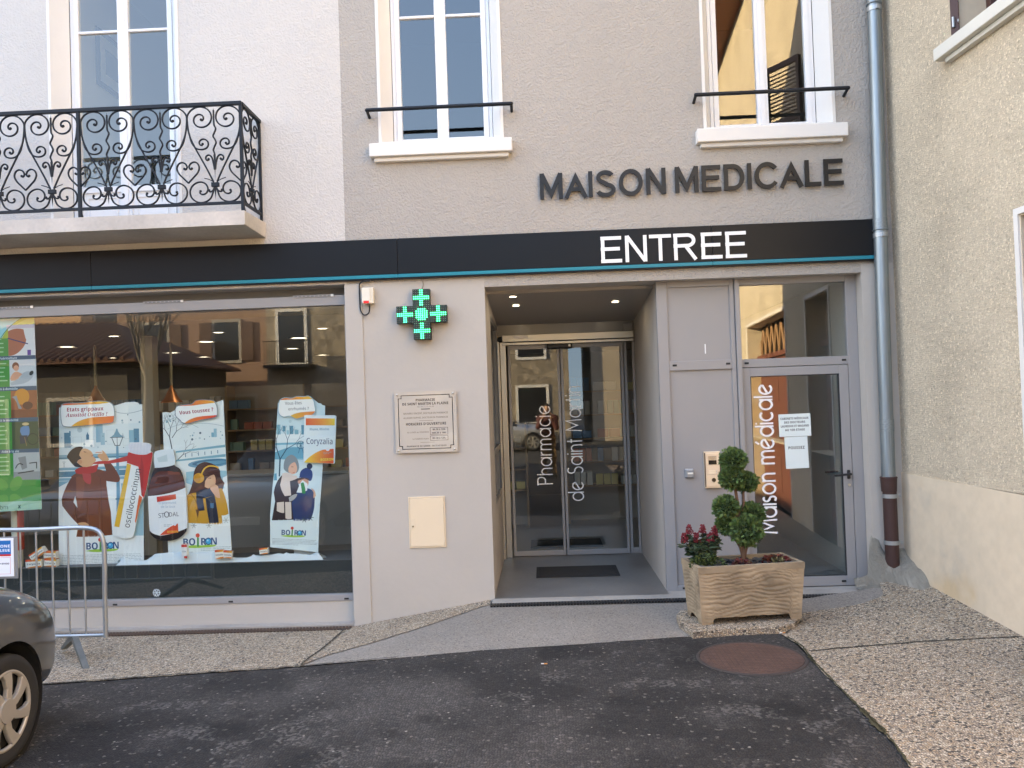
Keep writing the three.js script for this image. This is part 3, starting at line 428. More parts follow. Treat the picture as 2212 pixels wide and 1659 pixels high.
// ---------------------------------------------------------------- fascia board
{ const f = thing('fascia_sign', 'long charcoal fascia board with turquoise stripe and white ENTREE letters', 'sign', [0, 0, 0]);
  const seams = [-8.9, -7.15, -4.225, -1.302, 1.622, 3.105];
  for (let i = 0; i + 1 < seams.length; i++) { mesh('panel', rbx(seams[i] + .0018, seams[i + 1] - .0018, 3.06, 3.392, -.01, .052, .003), M.fascia, f); mesh('stripe', rbx(seams[i] + .0018, seams[i + 1] - .0018, 3.026, 3.058, -.01, .05, .002), M.teal, f); mesh('base_lip', bx(seams[i] + .002, seams[i + 1] - .002, 3.012, 3.024, -.01, .045), M.fascia, f); }
  letters(f, 'ENTREE', .595, 1.932, 3.083, 3.328, .053, .004, M.signWhite, .132);
  mesh('backing', bx(-8.9, 3.10, 3.02, 3.385, -.008, .03), M.black, f);
}
{ const f = thing('letter_sign', 'raised dark MAISON MEDICALE letters on the grey wall', 'sign', [0, 0, 0]);
  letters(f, 'MAISON', .05, 1.222, 3.703, 3.945, .022, .02, M.letter, .155, .006);
  letters(f, 'MEDICALE', 1.305, 2.845, 3.711, 3.953, .022, .02, M.letter, .155, .009);
  const st = []; for (let x = .15; x < 2.8; x += .2) st.push(rod(V(x, 3.8, -.01), V(x, 3.8, .024), .003, 6)); mesh('standoff_pin', st, M.steel, f);
}
// ---------------------------------------------------------------- stroke lettering for the door glass (round, thin, reads upwards)
const circ = (cx, cy, r) => { const o = arcP(cx, cy, r, 0, 360, 30); return o; };
const GL = {
  a: [1.0, [circ(.5, .5, .5), [[1, -.06], [1, 1.06]]]], c: [.86, [arcP(.5, .5, .5, 48, 312)]], d: [1.0, [circ(.5, .5, .5), [[1, -.06], [1, 1.5]]]],
  e: [.96, [arcP(.5, .5, .5, 32, 318), [[.04, .33], [.94, .74]]]], h: [.76, [[[0, -.06], [0, 1.5]], [...arcP(.38, .62, .38, 180, 0), [.76, -.06]]]], i: [.0, [[[0, -.06], [0, 1.06]], [[0, 1.3], [0, 1.44]]]],
  l: [.0, [[[0, -.06], [0, 1.5]]]], m: [1.3, [[[0, -.06], [0, 1.06]], [...arcP(.325, .68, .325, 180, 0), [.65, -.06]], [...arcP(.975, .68, .325, 180, 0), [1.3, -.06]]]],
  n: [.76, [[[0, -.06], [0, 1.06]], [...arcP(.38, .62, .38, 180, 0), [.76, -.06]]]], o: [1.0, [circ(.5, .5, .5)]], r: [.34, [[[0, -.06], [0, 1.06]], arcP(.36, .62, .36, 180, 80)]],
  s: [.5, [[...arcP(.25, .755, .245, 40, 255), ...arcP(.25, .245, .255, 90, -140)]]], t: [.36, [[[.16, -.06], [.16, 1.4]], [[-.06, 1.0], [.4, 1.0]]]],
  P: [.84, [[[0, -.06], [0, 1.5]], [[-.15, 1.44], [.45, 1.44], ...arcP(.45, 1.06, .38, 90, -90), [0, .68]]]],
  S: [.72, [[...arcP(.36, 1.09, .35, 40, 255), ...arcP(.36, .36, .38, 90, -140)]]], M: [1.36, [[[0, -.06], [.12, 1.44], [.68, .35], [1.24, 1.44], [1.36, -.06]]]],
};
GL['é'] = [.96, [...GL.e[1], [[.42, 1.2], [.7, 1.5]]]];
function ribbon(pts, w) { const pos = [], n = pts.length; const closed = Math.hypot(pts[0][0] - pts[n - 1][0], pts[0][1] - pts[n - 1][1]) < 1e-6, L = [], R = [];
  for (let i = 0; i < n; i++) { const p = pts[i], a = pts[i > 0 ? i - 1 : closed ? n - 2 : 0], b = pts[i < n - 1 ? i + 1 : closed ? 1 : n - 1]; const d1 = [p[0] - a[0], p[1] - a[1]], d2 = [b[0] - p[0], b[1] - p[1]], l1 = Math.hypot(...d1) || 1, l2 = Math.hypot(...d2) || 1; let tx = d1[0] / l1 + d2[0] / l2, ty = d1[1] / l1 + d2[1] / l2; const l = Math.hypot(tx, ty) || 1; tx /= l; ty /= l; const cs = Math.max(.4, Math.abs(tx * (l2 > 1e-9 && (d2[0] || d2[1]) ? d2[0] / l2 : d1[0] / l1) + ty * (d2[0] || d2[1] ? d2[1] / l2 : d1[1] / l1))); const h = w / 2 / cs; L.push([p[0] - ty * h, p[1] + tx * h]); R.push([p[0] + ty * h, p[1] - tx * h]); }
  for (let i = 0; i + 1 < n; i++) pos.push(...L[i], 0, ...R[i], 0, ...R[i + 1], 0, ...L[i], 0, ...R[i + 1], 0, ...L[i + 1], 0); const g = new THREE.BufferGeometry(); g.setAttribute('position', new THREE.BufferAttribute(new Float32Array(pos), 3)); g.computeVertexNormals(); return g; }
function strokeText(parent, text, size, w, gap, len, place) { let x = 0; const at = []; for (const c of text) { if (c === ' ') { x += .75; continue; } at.push([c, x]); x += GL[c][0] + gap; } const k = (len / size) / (x - gap);
  for (const [c, x0] of at) { const g = merge(GL[c][1].map((s, i) => ribbon(s, w).translate(0, 0, i * .0006))); g.scale(size * k, size, 1).translate(x0 * size * k, 0, 0); g.rotateZ(Math.PI / 2); g.translate(...place); mesh('letter', g, M.signWhite, parent); } }
{ const sd = house.children.find(o => o.name === 'sliding_door'), md = house.children.find(o => o.name === 'medical_door');
  strokeText(sd, 'Pharmacie', .118, .13, .34, .92, [.09, .845, -2.086]); strokeText(sd, 'de Saint Martin', .122, .13, .32, 1.34, [.452, .64, -2.086]);
  strokeText(md, 'Maison médicale', .113, .185, .30, 1.395, [2.168, .512, -.171]); }

// ---------------------------------------------------------------- print helper
function printed(w, h, draw) { const c = document.createElement('canvas'); c.width = w; c.height = h; const x = c.getContext('2d'); draw(x, w, h); const t = new THREE.CanvasTexture(c); t.colorSpace = THREE.SRGBColorSpace; t.magFilter = THREE.LinearFilter; t.anisotropy = 8; return t; }
function textLine(x, s, cx, y, size, style = '', fam = 'sans-serif', maxW) { x.font = `${style} ${size}px ${fam}`; x.textAlign = 'center'; x.textBaseline = 'middle'; if (maxW) x.fillText(s, cx, y, maxW); else x.fillText(s, cx, y); }
function sheetGeo(x0, x1, y0, y1, z, t = .003) { // thin board whose front carries uv 0..1
  const g = new THREE.BoxGeometry(x1 - x0, y1 - y0, t).translate((x0 + x1) / 2, (y0 + y1) / 2, z); return g; }
const printMats = (tex, side, rough = .5) => { const s = std(side, .7), f = std(0xffffff, rough, { map: tex }); return [s, s, s, s, f, s]; };

// ---------------------------------------------------------------- pharmacy cross
{ const c = thing('pharmacy_cross', 'black LED pharmacy cross glowing green on the pillar', 'sign', [-1.086, 2.668, 0]);
  const a = .232, b = .078; mesh('housing', muv(new THREE.ExtrudeGeometry(shape([[-b, -a], [b, -a], [b, -b], [a, -b], [a, b], [b, b], [b, a], [-b, a], [-b, b], [-a, b], [-a, -b], [-b, -b]]), { depth: .085, bevelEnabled: true, bevelSize: .002, bevelThickness: .002, bevelSegments: 1 }).translate(0, 0, .012)), std([.012, .022, .016], .45), c);
  mesh('wall_mount', bx(-.06, .06, -.06, .06, -.005, .014), M.black, c);
  const on = new Set(); const put = (i, j) => on.add(i + ',' + j);
  const plus = (ci, cj) => { for (let k = -3; k <= 4; k++) { for (const d of [0, 1]) { put(ci + d, cj + k - (k > 3 ? 0 : 0)); put(ci + k, cj + d); } } };
  plus(11, 19); plus(11, 3); plus(3, 11); plus(19, 11);
  for (let i = 9; i <= 14; i++) for (let j = 9; j <= 14; j++) if (Math.abs(i - 11.5) + Math.abs(j - 11.5) <= 4.1) put(i, j);
  const lit = [], off = [], sph = new THREE.SphereGeometry(.0066, 8, 6), dot = new THREE.SphereGeometry(.0028, 6, 4), p = .464 / 24;
  for (let i = 0; i < 24; i++) for (let j = 0; j < 24; j++) { const inArm = (i >= 8 && i < 16) || (j >= 8 && j < 16); if (!inArm) continue; const x = (i - 11.5) * p, y = (j - 11.5) * p; if (on.has(i + ',' + j)) lit.push(sph.clone().translate(x, y, .1)); else off.push(dot.clone().translate(x, y, .1)); }
  const L = mesh('lit_led_lights', lit, std([.1, .5, .25], .4, { emissive: rgb(.05, 1, .27), emissiveIntensity: .9 }), c); L.userData.kind = 'stuff'; const O = mesh('unlit_leds', off, std([.25, .3, .27], .3), c); O.userData.kind = 'stuff';
  const l = new THREE.PointLight(rgb(.05, 1, .3), .01, 0, 2); l.position.set(-1.086 - .5 * p, 2.668 - .5 * p, .1); l.castShadow = true; l.shadow.radius = .1; scene.add(l);
  const w = mesh('supply_cable', tube([V(-.005, .36, .004), V(.004, .33, .006), V(.012, .29, .006), V(.0, .25, .006), V(-.008, .225, .01)], .0045, 20, 6), std([.3, .27, .22], .7), c);
}
// ---------------------------------------------------------------- alarm box with its cable
{ const c = thing('alarm_box', 'small cream alarm box with red lamp and black cable loop', 'alarm', [-1.64, 2.865, .012]);
  mesh('case', rbx(0, .105, -.075, .075, 0, .06, .006), std([.74, .66, .52], .5), c); mesh('cover', rbx(-.004, .075, -.072, .072, .06, .068, .004), std([.78, .72, .60], .5), c);
  mesh('red_lamp', rbx(.012, .062, -.072, -.05, .06, .075, .004), std([.5, .01, .01], .3, { emissive: rgb(1, .02, .02), emissiveIntensity: .12 }), c);
  mesh('screw', [[.0, -.06], [.0, .06], [.068, .06], [.068, -.04]].map(([x, y]) => cyl(.004, .004, .004, 10).rotateX(Math.PI / 2).translate(x, y, .069)), M.steel, c);
  mesh('cable', tube([V(.07, .145, .03), V(.02, .14, .03), V(-.025, .125, .02), V(-.035, .06, .01), V(-.035, -.06, .01), V(-.026, -.14, .015), V(.005, -.178, .02), V(.045, -.165, .025), V(.06, -.12, .03), V(.058, -.07, .035)], .0065, 60, 8), M.black, c);
}
// ---------------------------------------------------------------- opening hours plaque
{ const p = thing('hours_plaque', 'clear square plaque with pharmacy opening hours on the pillar', 'plaque', [-1.087, 1.668, 0]);
  const tex = printed(760, 760, (x, W) => { x.fillStyle = '#bdb4a7'; x.fillRect(0, 0, W, W); x.strokeStyle = '#141414'; x.lineWidth = 9; const m = 48, n = 36, e = W - m; x.beginPath(); x.moveTo(m + n, m); x.lineTo(e - n, m); x.lineTo(e - n, m + n); x.lineTo(e, m + n); x.lineTo(e, e - n); x.lineTo(e - n, e - n); x.lineTo(e - n, e); x.lineTo(m + n, e); x.lineTo(m + n, e - n); x.lineTo(m, e - n); x.lineTo(m, m + n); x.lineTo(m + n, m + n); x.closePath(); x.stroke();
    x.fillStyle = '#151515'; textLine(x, 'PHARMACIE', 380, 108, 42, 'bold'); textLine(x, 'DE SAINT MARTIN LA PLAINE', 380, 154, 42, 'bold', 'sans-serif', 570); x.fillStyle = '#77706a'; textLine(x, 'Tél. 04.77.75.54.46', 380, 190, 25); x.fillStyle = '#151515'; x.fillRect(325, 216, 110, 9);
    x.fillStyle = '#46413c'; textLine(x, 'NAVARRO VINCENT, DOCTEUR EN PHARMACIE', 380, 272, 30, '', 'sans-serif', 550); textLine(x, 'ALLIGIER SOPHIE, DOCTEUR EN PHARMACIE', 380, 326, 28, '', 'sans-serif', 550); x.fillRect(295, 362, 175, 3); x.fillStyle = '#151515'; textLine(x, "HORAIRES D'OUVERTURE", 380, 404, 44, 'bold', 'sans-serif', 500);
    x.lineWidth = 4; x.strokeRect(430, 455, 215, 86); x.strokeRect(430, 556, 215, 56); textLine(x, '8h.30 à 12H.', 540, 478, 28, 'bold'); textLine(x, '14H.30 à 19H.', 537, 520, 28, 'bold'); textLine(x, '8H.30 à 12H.', 537, 585, 28, 'bold'); x.fillStyle = '#5c5651'; textLine(x, 'du LUNDI au VENDREDI', 280, 506, 26, '', 'sans-serif', 270); textLine(x, 'Le SAMEDI matin', 310, 588, 26); x.fillRect(305, 632, 175, 3); x.fillStyle = '#3a3632'; textLine(x, 'PHARMACIE DE GARDE : 04 77 47 59 91', 380, 678, 27, 'bold', 'sans-serif', 520); });
  mesh('plate', sheetGeo(-.29, .29, -.286, .286, .026, .006), [0, 1, 2, 3, 4, 5].map(i => i === 4 ? phys(0xffffff, { roughness: .12, map: tex, clearcoat: 1, clearcoatRoughness: .03 }) : std([.46, .43, .38], .2)), p);
  for (const [x, y] of [[-.262, -.26], [-.262, .26], [.262, .26], [.262, -.26]]) mesh('stud', [cyl(.009, .009, .012, 16).rotateX(Math.PI / 2).translate(x, y, .034), new THREE.SphereGeometry(.009, 12, 8).scale(1, 1, .5).translate(x, y, .04), cyl(.005, .005, .03, 10).rotateX(Math.PI / 2).translate(x, y, .012)], M.steel, p);
}
// ---------------------------------------------------------------- meter cabinet
{ const c = thing('meter_cabinet', 'cream metal meter cabinet door set in the pillar', 'cabinet', [-1.108, .732, 0]); const cream = std([.80, .66, .46], .5, { map: T.smoothTone });
  mesh('frame', frameGeo(-.172, .172, -.238, .238, .012, -.01, .012, .003), cream, c); mesh('door', rbx(-.1585, .1585, -.2245, .2245, -.01, .016, .004), cream, c);
  mesh('lock_plate', rbx(-.150, -.112, -.05, .03, .015, .018, .001), cream, c); mesh('lock', cyl(.008, .008, .006, 16).rotateX(Math.PI / 2).translate(-.132, -.036, .019), std([.2, .15, .07], .4, { metalness: .7 }), c);
  mesh('hinge', [rod(V(.162, .14, .014), V(.162, .19, .014), .004), rod(V(.162, -.19, .014), V(.162, -.14, .014), .004)], cream, c);
}
// ---------------------------------------------------------------- bell push and intercom, papers on the door
{ const b = thing('bell_push', 'small silver bell push on the grey panel', 'bell', [1.364, 1.098, -.152]); const sil = std([.34, .36, .38], .35, { metalness: .5 });
  mesh('case', new RoundedBoxGeometry(.082, .088, .03, 3, .012).translate(0, 0, .015), sil, b); mesh('button', new RoundedBoxGeometry(.066, .07, .01, 2, .005).translate(.004, -.002, .032), sil, b); mesh('name_window', rbx(-.02, .032, -.007, .009, .036, .039, .001), std([.85, .8, .7], .4), b);
  const i = thing('intercom', 'brass coloured door intercom with camera beside the planter tree', 'intercom', [1.578, 1.127, -.152]); const br = std([.78, .65, .48], .42, { metalness: .35 }), dk = std([.05, .03, .015], .3);
  mesh('case', [rbx(-.074, .074, -.17, .17, 0, .045, .004)], br, i); mesh('edge_rail', [rbx(-.0745, -.066, -.16, .16, .04, .05, .002), rbx(.066, .0745, -.16, .16, .04, .05, .002)], std([.12, .08, .05], .4, { metalness: .6 }), i);
  mesh('face', [rbx(-.064, .064, -.155, .155, .04, .049, .003)], br, i); const gr = []; for (let k = 0; k < 7; k++) gr.push(bx(-.038, .038, .096 + k * .005, .0975 + k * .005, .0485, .0505)); mesh('speaker_grille', gr, dk, i);
  mesh('display', bx(-.038, .038, .05, .09, .0485, .0505), phys([.02, .013, .008], { roughness: .05 }), i); mesh('seam', [bx(-.055, .055, .046, .0475, .0485, .0498), bx(-.055, .055, -.045, -.044, .0485, .0495)], dk, i);
  for (const y of [-.012, -.03]) { mesh('name_plate', rbx(-.035, .022, y - .006, y + .006, .048, .0515, .001), std([.85, .75, .55], .3), i); mesh('call_button', new THREE.SphereGeometry(.006, 12, 8).translate(.036, y, .05), M.steel, i); } mesh('camera_lens', [cyl(.019, .019, .006, 24).rotateX(Math.PI / 2).translate(.006, -.095, .05)], phys([.012, .01, .009], { roughness: .1 }), i); }
{ const t1 = printed(384, 272, (x, W, H) => { x.fillStyle = '#dfe8e4'; x.fillRect(0, 0, W, H); x.fillStyle = '#2b2b2b'; ['CABINETS MÉDICAUX', 'DES DOCTEURS', 'LAURIOUX ET MAGAND', 'AU 1ER ETAGE'].forEach((s, i) => textLine(x, s, W / 2, 56 + i * 46, 36, 'bold', 'sans-serif', 340)); });
  const n = tag(mesh('notice_sheet', sheetGeo(-.149, .149, -.106, .106, 0, .0008), printMats(t1, [.7, .72, .7])), 'white notice sheet with four printed lines on the medical door', 'notice'); n.position.set(2.373, 1.518, -.1695); n.rotation.z = .012;
  const t2 = printed(256, 360, (x, W, H) => { x.fillStyle = '#dfe8e4'; x.fillRect(0, 0, W, H); x.fillStyle = '#2b2b2b'; textLine(x, 'POUSSEZ', W / 2, 124, 44, 'bold'); });
  const m = tag(mesh('notice_sheet', sheetGeo(-.107, .107, -.149, .149, 0, .0008), printMats(t2, [.7, .72, .7])), 'white sheet reading POUSSEZ below the notice on the door', 'notice'); m.position.set(2.38, 1.259, -.1685); m.rotation.z = .018; }
// ---------------------------------------------------------------- downpipe
{ const p = thing('downpipe', 'zinc rainwater downpipe with red-brown cast iron foot in the corner', 'downpipe', [3.13, 0, .09]);
  mesh('pipe', [tube([V(.045, 8.5, 0), V(.04, 5.4, 0), V(.01, 3.3, 0), V(-.005, 2.1, 0), V(-.013, 1.0, 0)], .06, 40, 20)], M.zinc, p);
  const px = y => y > 3.3 ? .01 + (y - 3.3) * .0143 : -.013 + (y - 1) * .01;
  for (const y of [5.36, 3.28]) { mesh('collar', [new THREE.TorusGeometry(.0625, .008, 8, 28).rotateX(Math.PI / 2).translate(px(y), y, 0), cyl(.064, .063, .10, 28).translate(px(y), y + .05, 0)], M.zinc, p); mesh('clamp', [cyl(.066, .066, .04, 28).translate(px(y), y - .05, 0), rbx(px(y) - .012, px(y) + .012, y - .07, y - .03, .06, .08, .004)], M.galv, p); }
  mesh('seam_joint', [cyl(.0625, .062, .11, 28).translate(-.008, 1.5, 0)], M.zinc, p);
  mesh('cast_iron_foot', [cyl(.06, .06, .88, 24).translate(-.01, .53, 0), cyl(.073, .066, .13, 24).translate(-.013, .965, 0), new THREE.TorusGeometry(.066, .01, 8, 24).rotateX(Math.PI / 2).translate(-.013, 1.025, 0)], M.castIron, p);
  for (const y of [.86, .44]) mesh('foot_clamp', [cyl(.067, .067, .035, 24).translate(-.01, y, 0), rbx(.05, .085, y - .012, y + .012, -.005, .015, .003)], M.galv, p);
}
// ---------------------------------------------------------------- drains, mats, manhole
function grate(name, lab, x0, x1, z0, z1, y0, y1, mat, n) { const t = thing(name, lab, 'drain', [x0, 0, (z0 + z1) / 2], 'linear drains along the house'); const w = z1 - z0, L = x1 - x0; const sl = (y1 - y0) / L; const yy = x => y0 + sl * x;
  mesh('channel', quad(V(0, y0 - .002, w / 2), V(L, y1 - .002, w / 2), V(L, y1 - .002, -w / 2), V(0, y0 - .002, -w / 2)), M.black, t); const bars = []; for (let i = 0; i < n; i++) { const x = (i + .5) * L / n; bars.push(bx(x - L / n * .30, x + L / n * .30, yy(x) - .004, yy(x) + .008, -w / 2, w / 2)); } const b = mesh('bars', bars, mat, t); b.userData.kind = 'stuff';
  for (const s of [-1, 1]) mesh('rim', quad(V(0, y0 + .0095, s * w / 2 + .007), V(L, y1 + .0095, s * w / 2 + .007), V(L, y1 + .0095, s * w / 2 - .007), V(0, y0 + .0095, s * w / 2 - .007)), mat, t); mesh('centre_rib', quad(V(0, y0 + .009, .004), V(L, y1 + .009, .004), V(L, y1 + .009, -.004), V(0, y0 + .009, -.004)), mat, t); return t; }
grate('drain_grate', 'rusty brown drain grate along the foot of the shop window', -6.5, -1.835, .035, .135, gh(-6, .1) + .008, gh(-1.86, .1) + .008, std([.10, .065, .045], .8), 150);
grate('drain_grate', 'black drain grate along the entrance step', -.53, 2.80, .178, .262, -.008, .004, std([.022, .022, .023], .6), 120);
function doorMat(lab, x0, x1, z0, z1, y) { const t = thing('door_mat', lab, 'mat', [(x0 + x1) / 2, y, (z0 + z1) / 2], 'dark door mats'); const w = (x1 - x0) / 2, d = (z1 - z0) / 2; mesh('border', rbx(-w, w, 0, .008, -d, d, .003), M.rubber, t); mesh('pile', rbx(-w + .03, w - .03, .002, .014, -d + .03, d - .03, .003), std([.035, .033, .03], 1, { map: T.concrete, bumpMap: T.rampH, bumpScale: .004 }), t); }
doorMat('dark door mat in front of the sliding doors', -.12, .745, -1.40, -.86, .001); doorMat('dark door mat inside, behind the sliding doors', -.2, .7, -3.2, -2.6, -.002);
{ const m = thing('manhole_cover', 'round rusty manhole cover in the asphalt', 'manhole', [1.40, -.018, 1.87]); mesh('ring', new THREE.LatheGeometry([[.355, 0], [.355, .006], [.372, .006], [.378, 0]].map(a => new THREE.Vector2(...a)), 64), std([.05, .04, .035], .8), m);
  const lidTone = [.50, .46, .45]; const lid = muv(new THREE.CylinderGeometry(.35, .35, .006, 64).translate(0, .003, 0)); mesh('lid', lid, std(lidTone, .75, { map: T.rust, bumpMap: T.smooth, bumpScale: .004 }), m); const st = []; for (let i = -9; i <= 9; i++) for (let j = -9; j <= 9; j++) if (Math.hypot(i, j) < 9.4) st.push(bx(i * .034 - .012, i * .034 + .012, .006, .0085, j * .034 - .008, j * .034 + .008)); const s = mesh('tread_pattern', st, std([.62, .56, .54], .7, { map: T.rust }), m); s.userData.kind = 'stuff'; }
for (const [x, y, z, r, lab] of [[1.771, gh(1.771, 1.339) + .018, 1.32, .2, 'cigarette butt on the pebble pavement by the planter'], [-.049, -.014, 1.899, -.1, 'cigarette butt lying on the dark asphalt']]) { const t = thing('cigarette_butt', lab, 'cigarette butt', [x, y, z]); t.rotation.y = r; mesh('filter', cyl(.004, .004, .024, 10).rotateZ(Math.PI / 2).translate(.012, 0, 0), std([.6, .27, .07], .8), t); mesh('paper', cyl(.004, .0038, .02, 10).rotateZ(Math.PI / 2).translate(-.0101, 0, 0), std([.75, .74, .7], .8), t); }
// crumbling foot of the corner pillar
{ const n = 44, m = 34, pos = [], idx = []; for (let i = 0; i <= n; i++) for (let j = 0; j <= m; j++) { const x = 2.80 + .50 * i / n, z = -.01 + .62 * j / m; const nz = fbm(x * .37, z * .41, 16, 5, 5), reach = .03 + .16 * sm(2.9, 3.0, x) + .36 * sm(3.02, 3.2, x) * (.7 + .6 * nz), top = (.34 - .16 * sm(3.0, 3.12, x)) * sm(2.92, 2.97, x) * (.75 + .5 * fbm(x * .2, .3, 16, 3, 8)); const f = clamp(1 - z / reach); pos.push(x + .02 * (nz - .5), gh(x, z) - .035 + (top * Math.pow(f, 1.5) + .075 * sm(0, .3, f)) * (.7 + .7 * nz), z + .03 * (fbm(x * .6, z * .6, 16, 3, 15) - .5)); } for (let i = 0; i < n; i++) for (let j = 0; j < m; j++) { const p = i * (m + 1) + j; idx.push(p, p + 1, p + m + 1, p + 1, p + m + 2, p + m + 1); }
  const g = new THREE.BufferGeometry(); g.setAttribute('position', new THREE.BufferAttribute(new Float32Array(pos), 3)); g.setIndex(idx); g.computeVertexNormals(); const uv = new Float32Array(pos.length / 3 * 2); for (let i = 0; i < pos.length / 3; i++) { uv[2 * i] = pos[3 * i] * 2; uv[2 * i + 1] = (pos[3 * i + 1] + pos[3 * i + 2]) * 2; } g.setAttribute('uv', new THREE.BufferAttribute(uv, 2)); structure('rubble_footing', g, std([.47, .44, .37], .95, { map: T.concrete, bumpMap: T.rough, bumpScale: .02 })); }

// ---------------------------------------------------------------- cardboard displays in the shop window
function cutout(name, parent, outline, map, z, thick, draw, sc = .8, rough = .45) { // outline in drawing units; map: drawing point a at world point w, k metres per unit
  const xs = outline.map(p => p[0]), ys = outline.map(p => p[1]), x0 = Math.min(...xs), x1 = Math.max(...xs), y0 = Math.min(...ys), y1 = Math.max(...ys);
  const tex = printed(Math.ceil((x1 - x0) * sc), Math.ceil((y1 - y0) * sc), x => { x.scale(sc, sc); x.translate(-x0, -y0); draw(x, x0, y0, x1, y1); });
  const wx = px => map.w[0] + (px - map.a[0]) * map.k, wy = py => map.w[1] - (py - map.a[1]) * map.k;
  const g = new THREE.ExtrudeGeometry(shape(outline.map(p => [wx(p[0]), wy(p[1])])), { depth: thick, bevelEnabled: false }).translate(0, 0, z - thick);
  const p = g.attributes.position, uv = g.attributes.uv; for (let i = 0; i < p.count; i++) uv.setXY(i, (p.getX(i) - wx(x0)) / (wx(x1) - wx(x0)), (p.getY(i) - wy(y1)) / (wy(y0) - wy(y1)));
  return mesh(name, g, [std(0xffffff, rough, { map: tex }), std([.7, .7, .68], .7)], parent);
}
const P = (x, fill, pts) => { x.fillStyle = fill; x.beginPath(); pts.forEach((p, i) => p.length === 2 ? (i ? x.lineTo(...p) : x.moveTo(...p)) : p.length === 4 ? x.quadraticCurveTo(...p) : x.bezierCurveTo(...p)); x.closePath(); x.fill(); };
const E2 = (x, fill, cx, cy, rx, ry, rot = 0) => { x.fillStyle = fill; x.beginPath(); x.ellipse(cx, cy, rx, ry, rot, 0, 7); x.fill(); };
const LN = (x, col, w, pts) => { x.strokeStyle = col; x.lineWidth = w; x.lineCap = 'round'; x.lineJoin = 'round'; x.beginPath(); pts.forEach((p, i) => p.length === 2 ? (i ? x.lineTo(...p) : x.moveTo(...p)) : x.quadraticCurveTo(...p)); x.stroke(); };
const RC = (x, fill, a, b, w, h) => { x.fillStyle = fill; x.fillRect(a, b, w, h); };
function twigs(x, col, px, py, ang, len, w, depth, s) { if (depth < 0) return; const ex = px + Math.cos(ang) * len, ey = py - Math.sin(ang) * len; LN(x, col, w, [[px, py], [ex, ey]]); twigs(x, col, ex, ey, ang + .25 + .3 * hash2(depth, s, 1), len * .72, w * .65, depth - 1, s * 2 + 1); twigs(x, col, ex, ey, ang - .25 - .3 * hash2(depth, s, 2), len * .75, w * .65, depth - 1, s * 2 + 2); }
function makerLogo(x, cx, cy, k) { x.save(); x.translate(cx, cy); x.scale(k, k); P(x, '#a9cf4a', [[-160, 52], [-60, 30, 20, 42], [100, 36, 165, 40], [150, 62, 60, 62], [-60, 72, -160, 52]]); x.font = '600 92px sans-serif'; x.textAlign = 'center'; x.textBaseline = 'middle'; x.fillStyle = '#2e4f7d'; x.fillText('B', -128, 8); x.fillText('O', -66, 8); x.fillText('R', 40, 8); x.fillText('N', 140, 6); LN(x, '#3f8d3c', 17, [[-12, 46], [-10, -28]]); E2(x, '#d8402c', -12, -52, 19, 19); E2(x, '#2e4f7d', 88, 6, 32, 34); E2(x, '#46aee0', 88, 6, 24, 25); E2(x, '#bfe6f6', 82, -2, 9, 8); x.restore(); }
function smallPrint(x, x0, x1, y0, n, gap) { for (let i = 0; i < n; i++) { let a = x0; while (a < x1 - (i === n - 1 ? (x1 - x0) * .4 : 0)) { const w = 6 + 26 * hash2(Math.round(a), i, 3); RC(x, '#9aa5a8', a, y0 + i * gap, w, 4); a += w + 6; } } }
function bubbleArt(x, top, bot, x0, x1, y0, y1, grad) { x.fillStyle = '#f4f6f4'; x.fillRect(x0 - 50, y0 - 50, x1 - x0 + 100, y1 - y0 + 100); const g = x.createLinearGradient(x0, 0, x1, 0); g.addColorStop(0, grad[0]); g.addColorStop(1, grad[1]); x.fillStyle = g; x.fillRect(x0 - 20, y0 - 30, x1 - x0 + 40, top - y0 + 30); const h = x.createLinearGradient(x0, 0, x1, 0); h.addColorStop(.1, grad[2]); h.addColorStop(1, grad[3]); P(x, h, [[x0 + .15 * (x1 - x0), y1 + 20], [x0 + .3 * (x1 - x0), bot + 12, x0 + .62 * (x1 - x0), bot], [x1 + 20, bot - 6], [x1 + 20, y1 + 30]]); }
const smoothClosed = (pts, n = 8) => { const c = new THREE.CatmullRomCurve3(pts.map(p => V(p[0], p[1])), true, 'catmullrom', .5); return c.getPoints(pts.length * n).slice(0, -1).map(v => [v.x, v.y]); };
const dots = (x, n, x0, x1, y0, y1, s) => { for (let i = 0; i < n; i++) E2(x, ['#7fa3b3', '#b9cdd4', '#5c6f78'][i % 3], x0 + (x1 - x0) * hash2(i, s, 1), y0 + (y1 - y0) * hash2(i, s, 2), 4 + 7 * hash2(i, s, 3), 4 + 7 * hash2(i, s, 3)); };

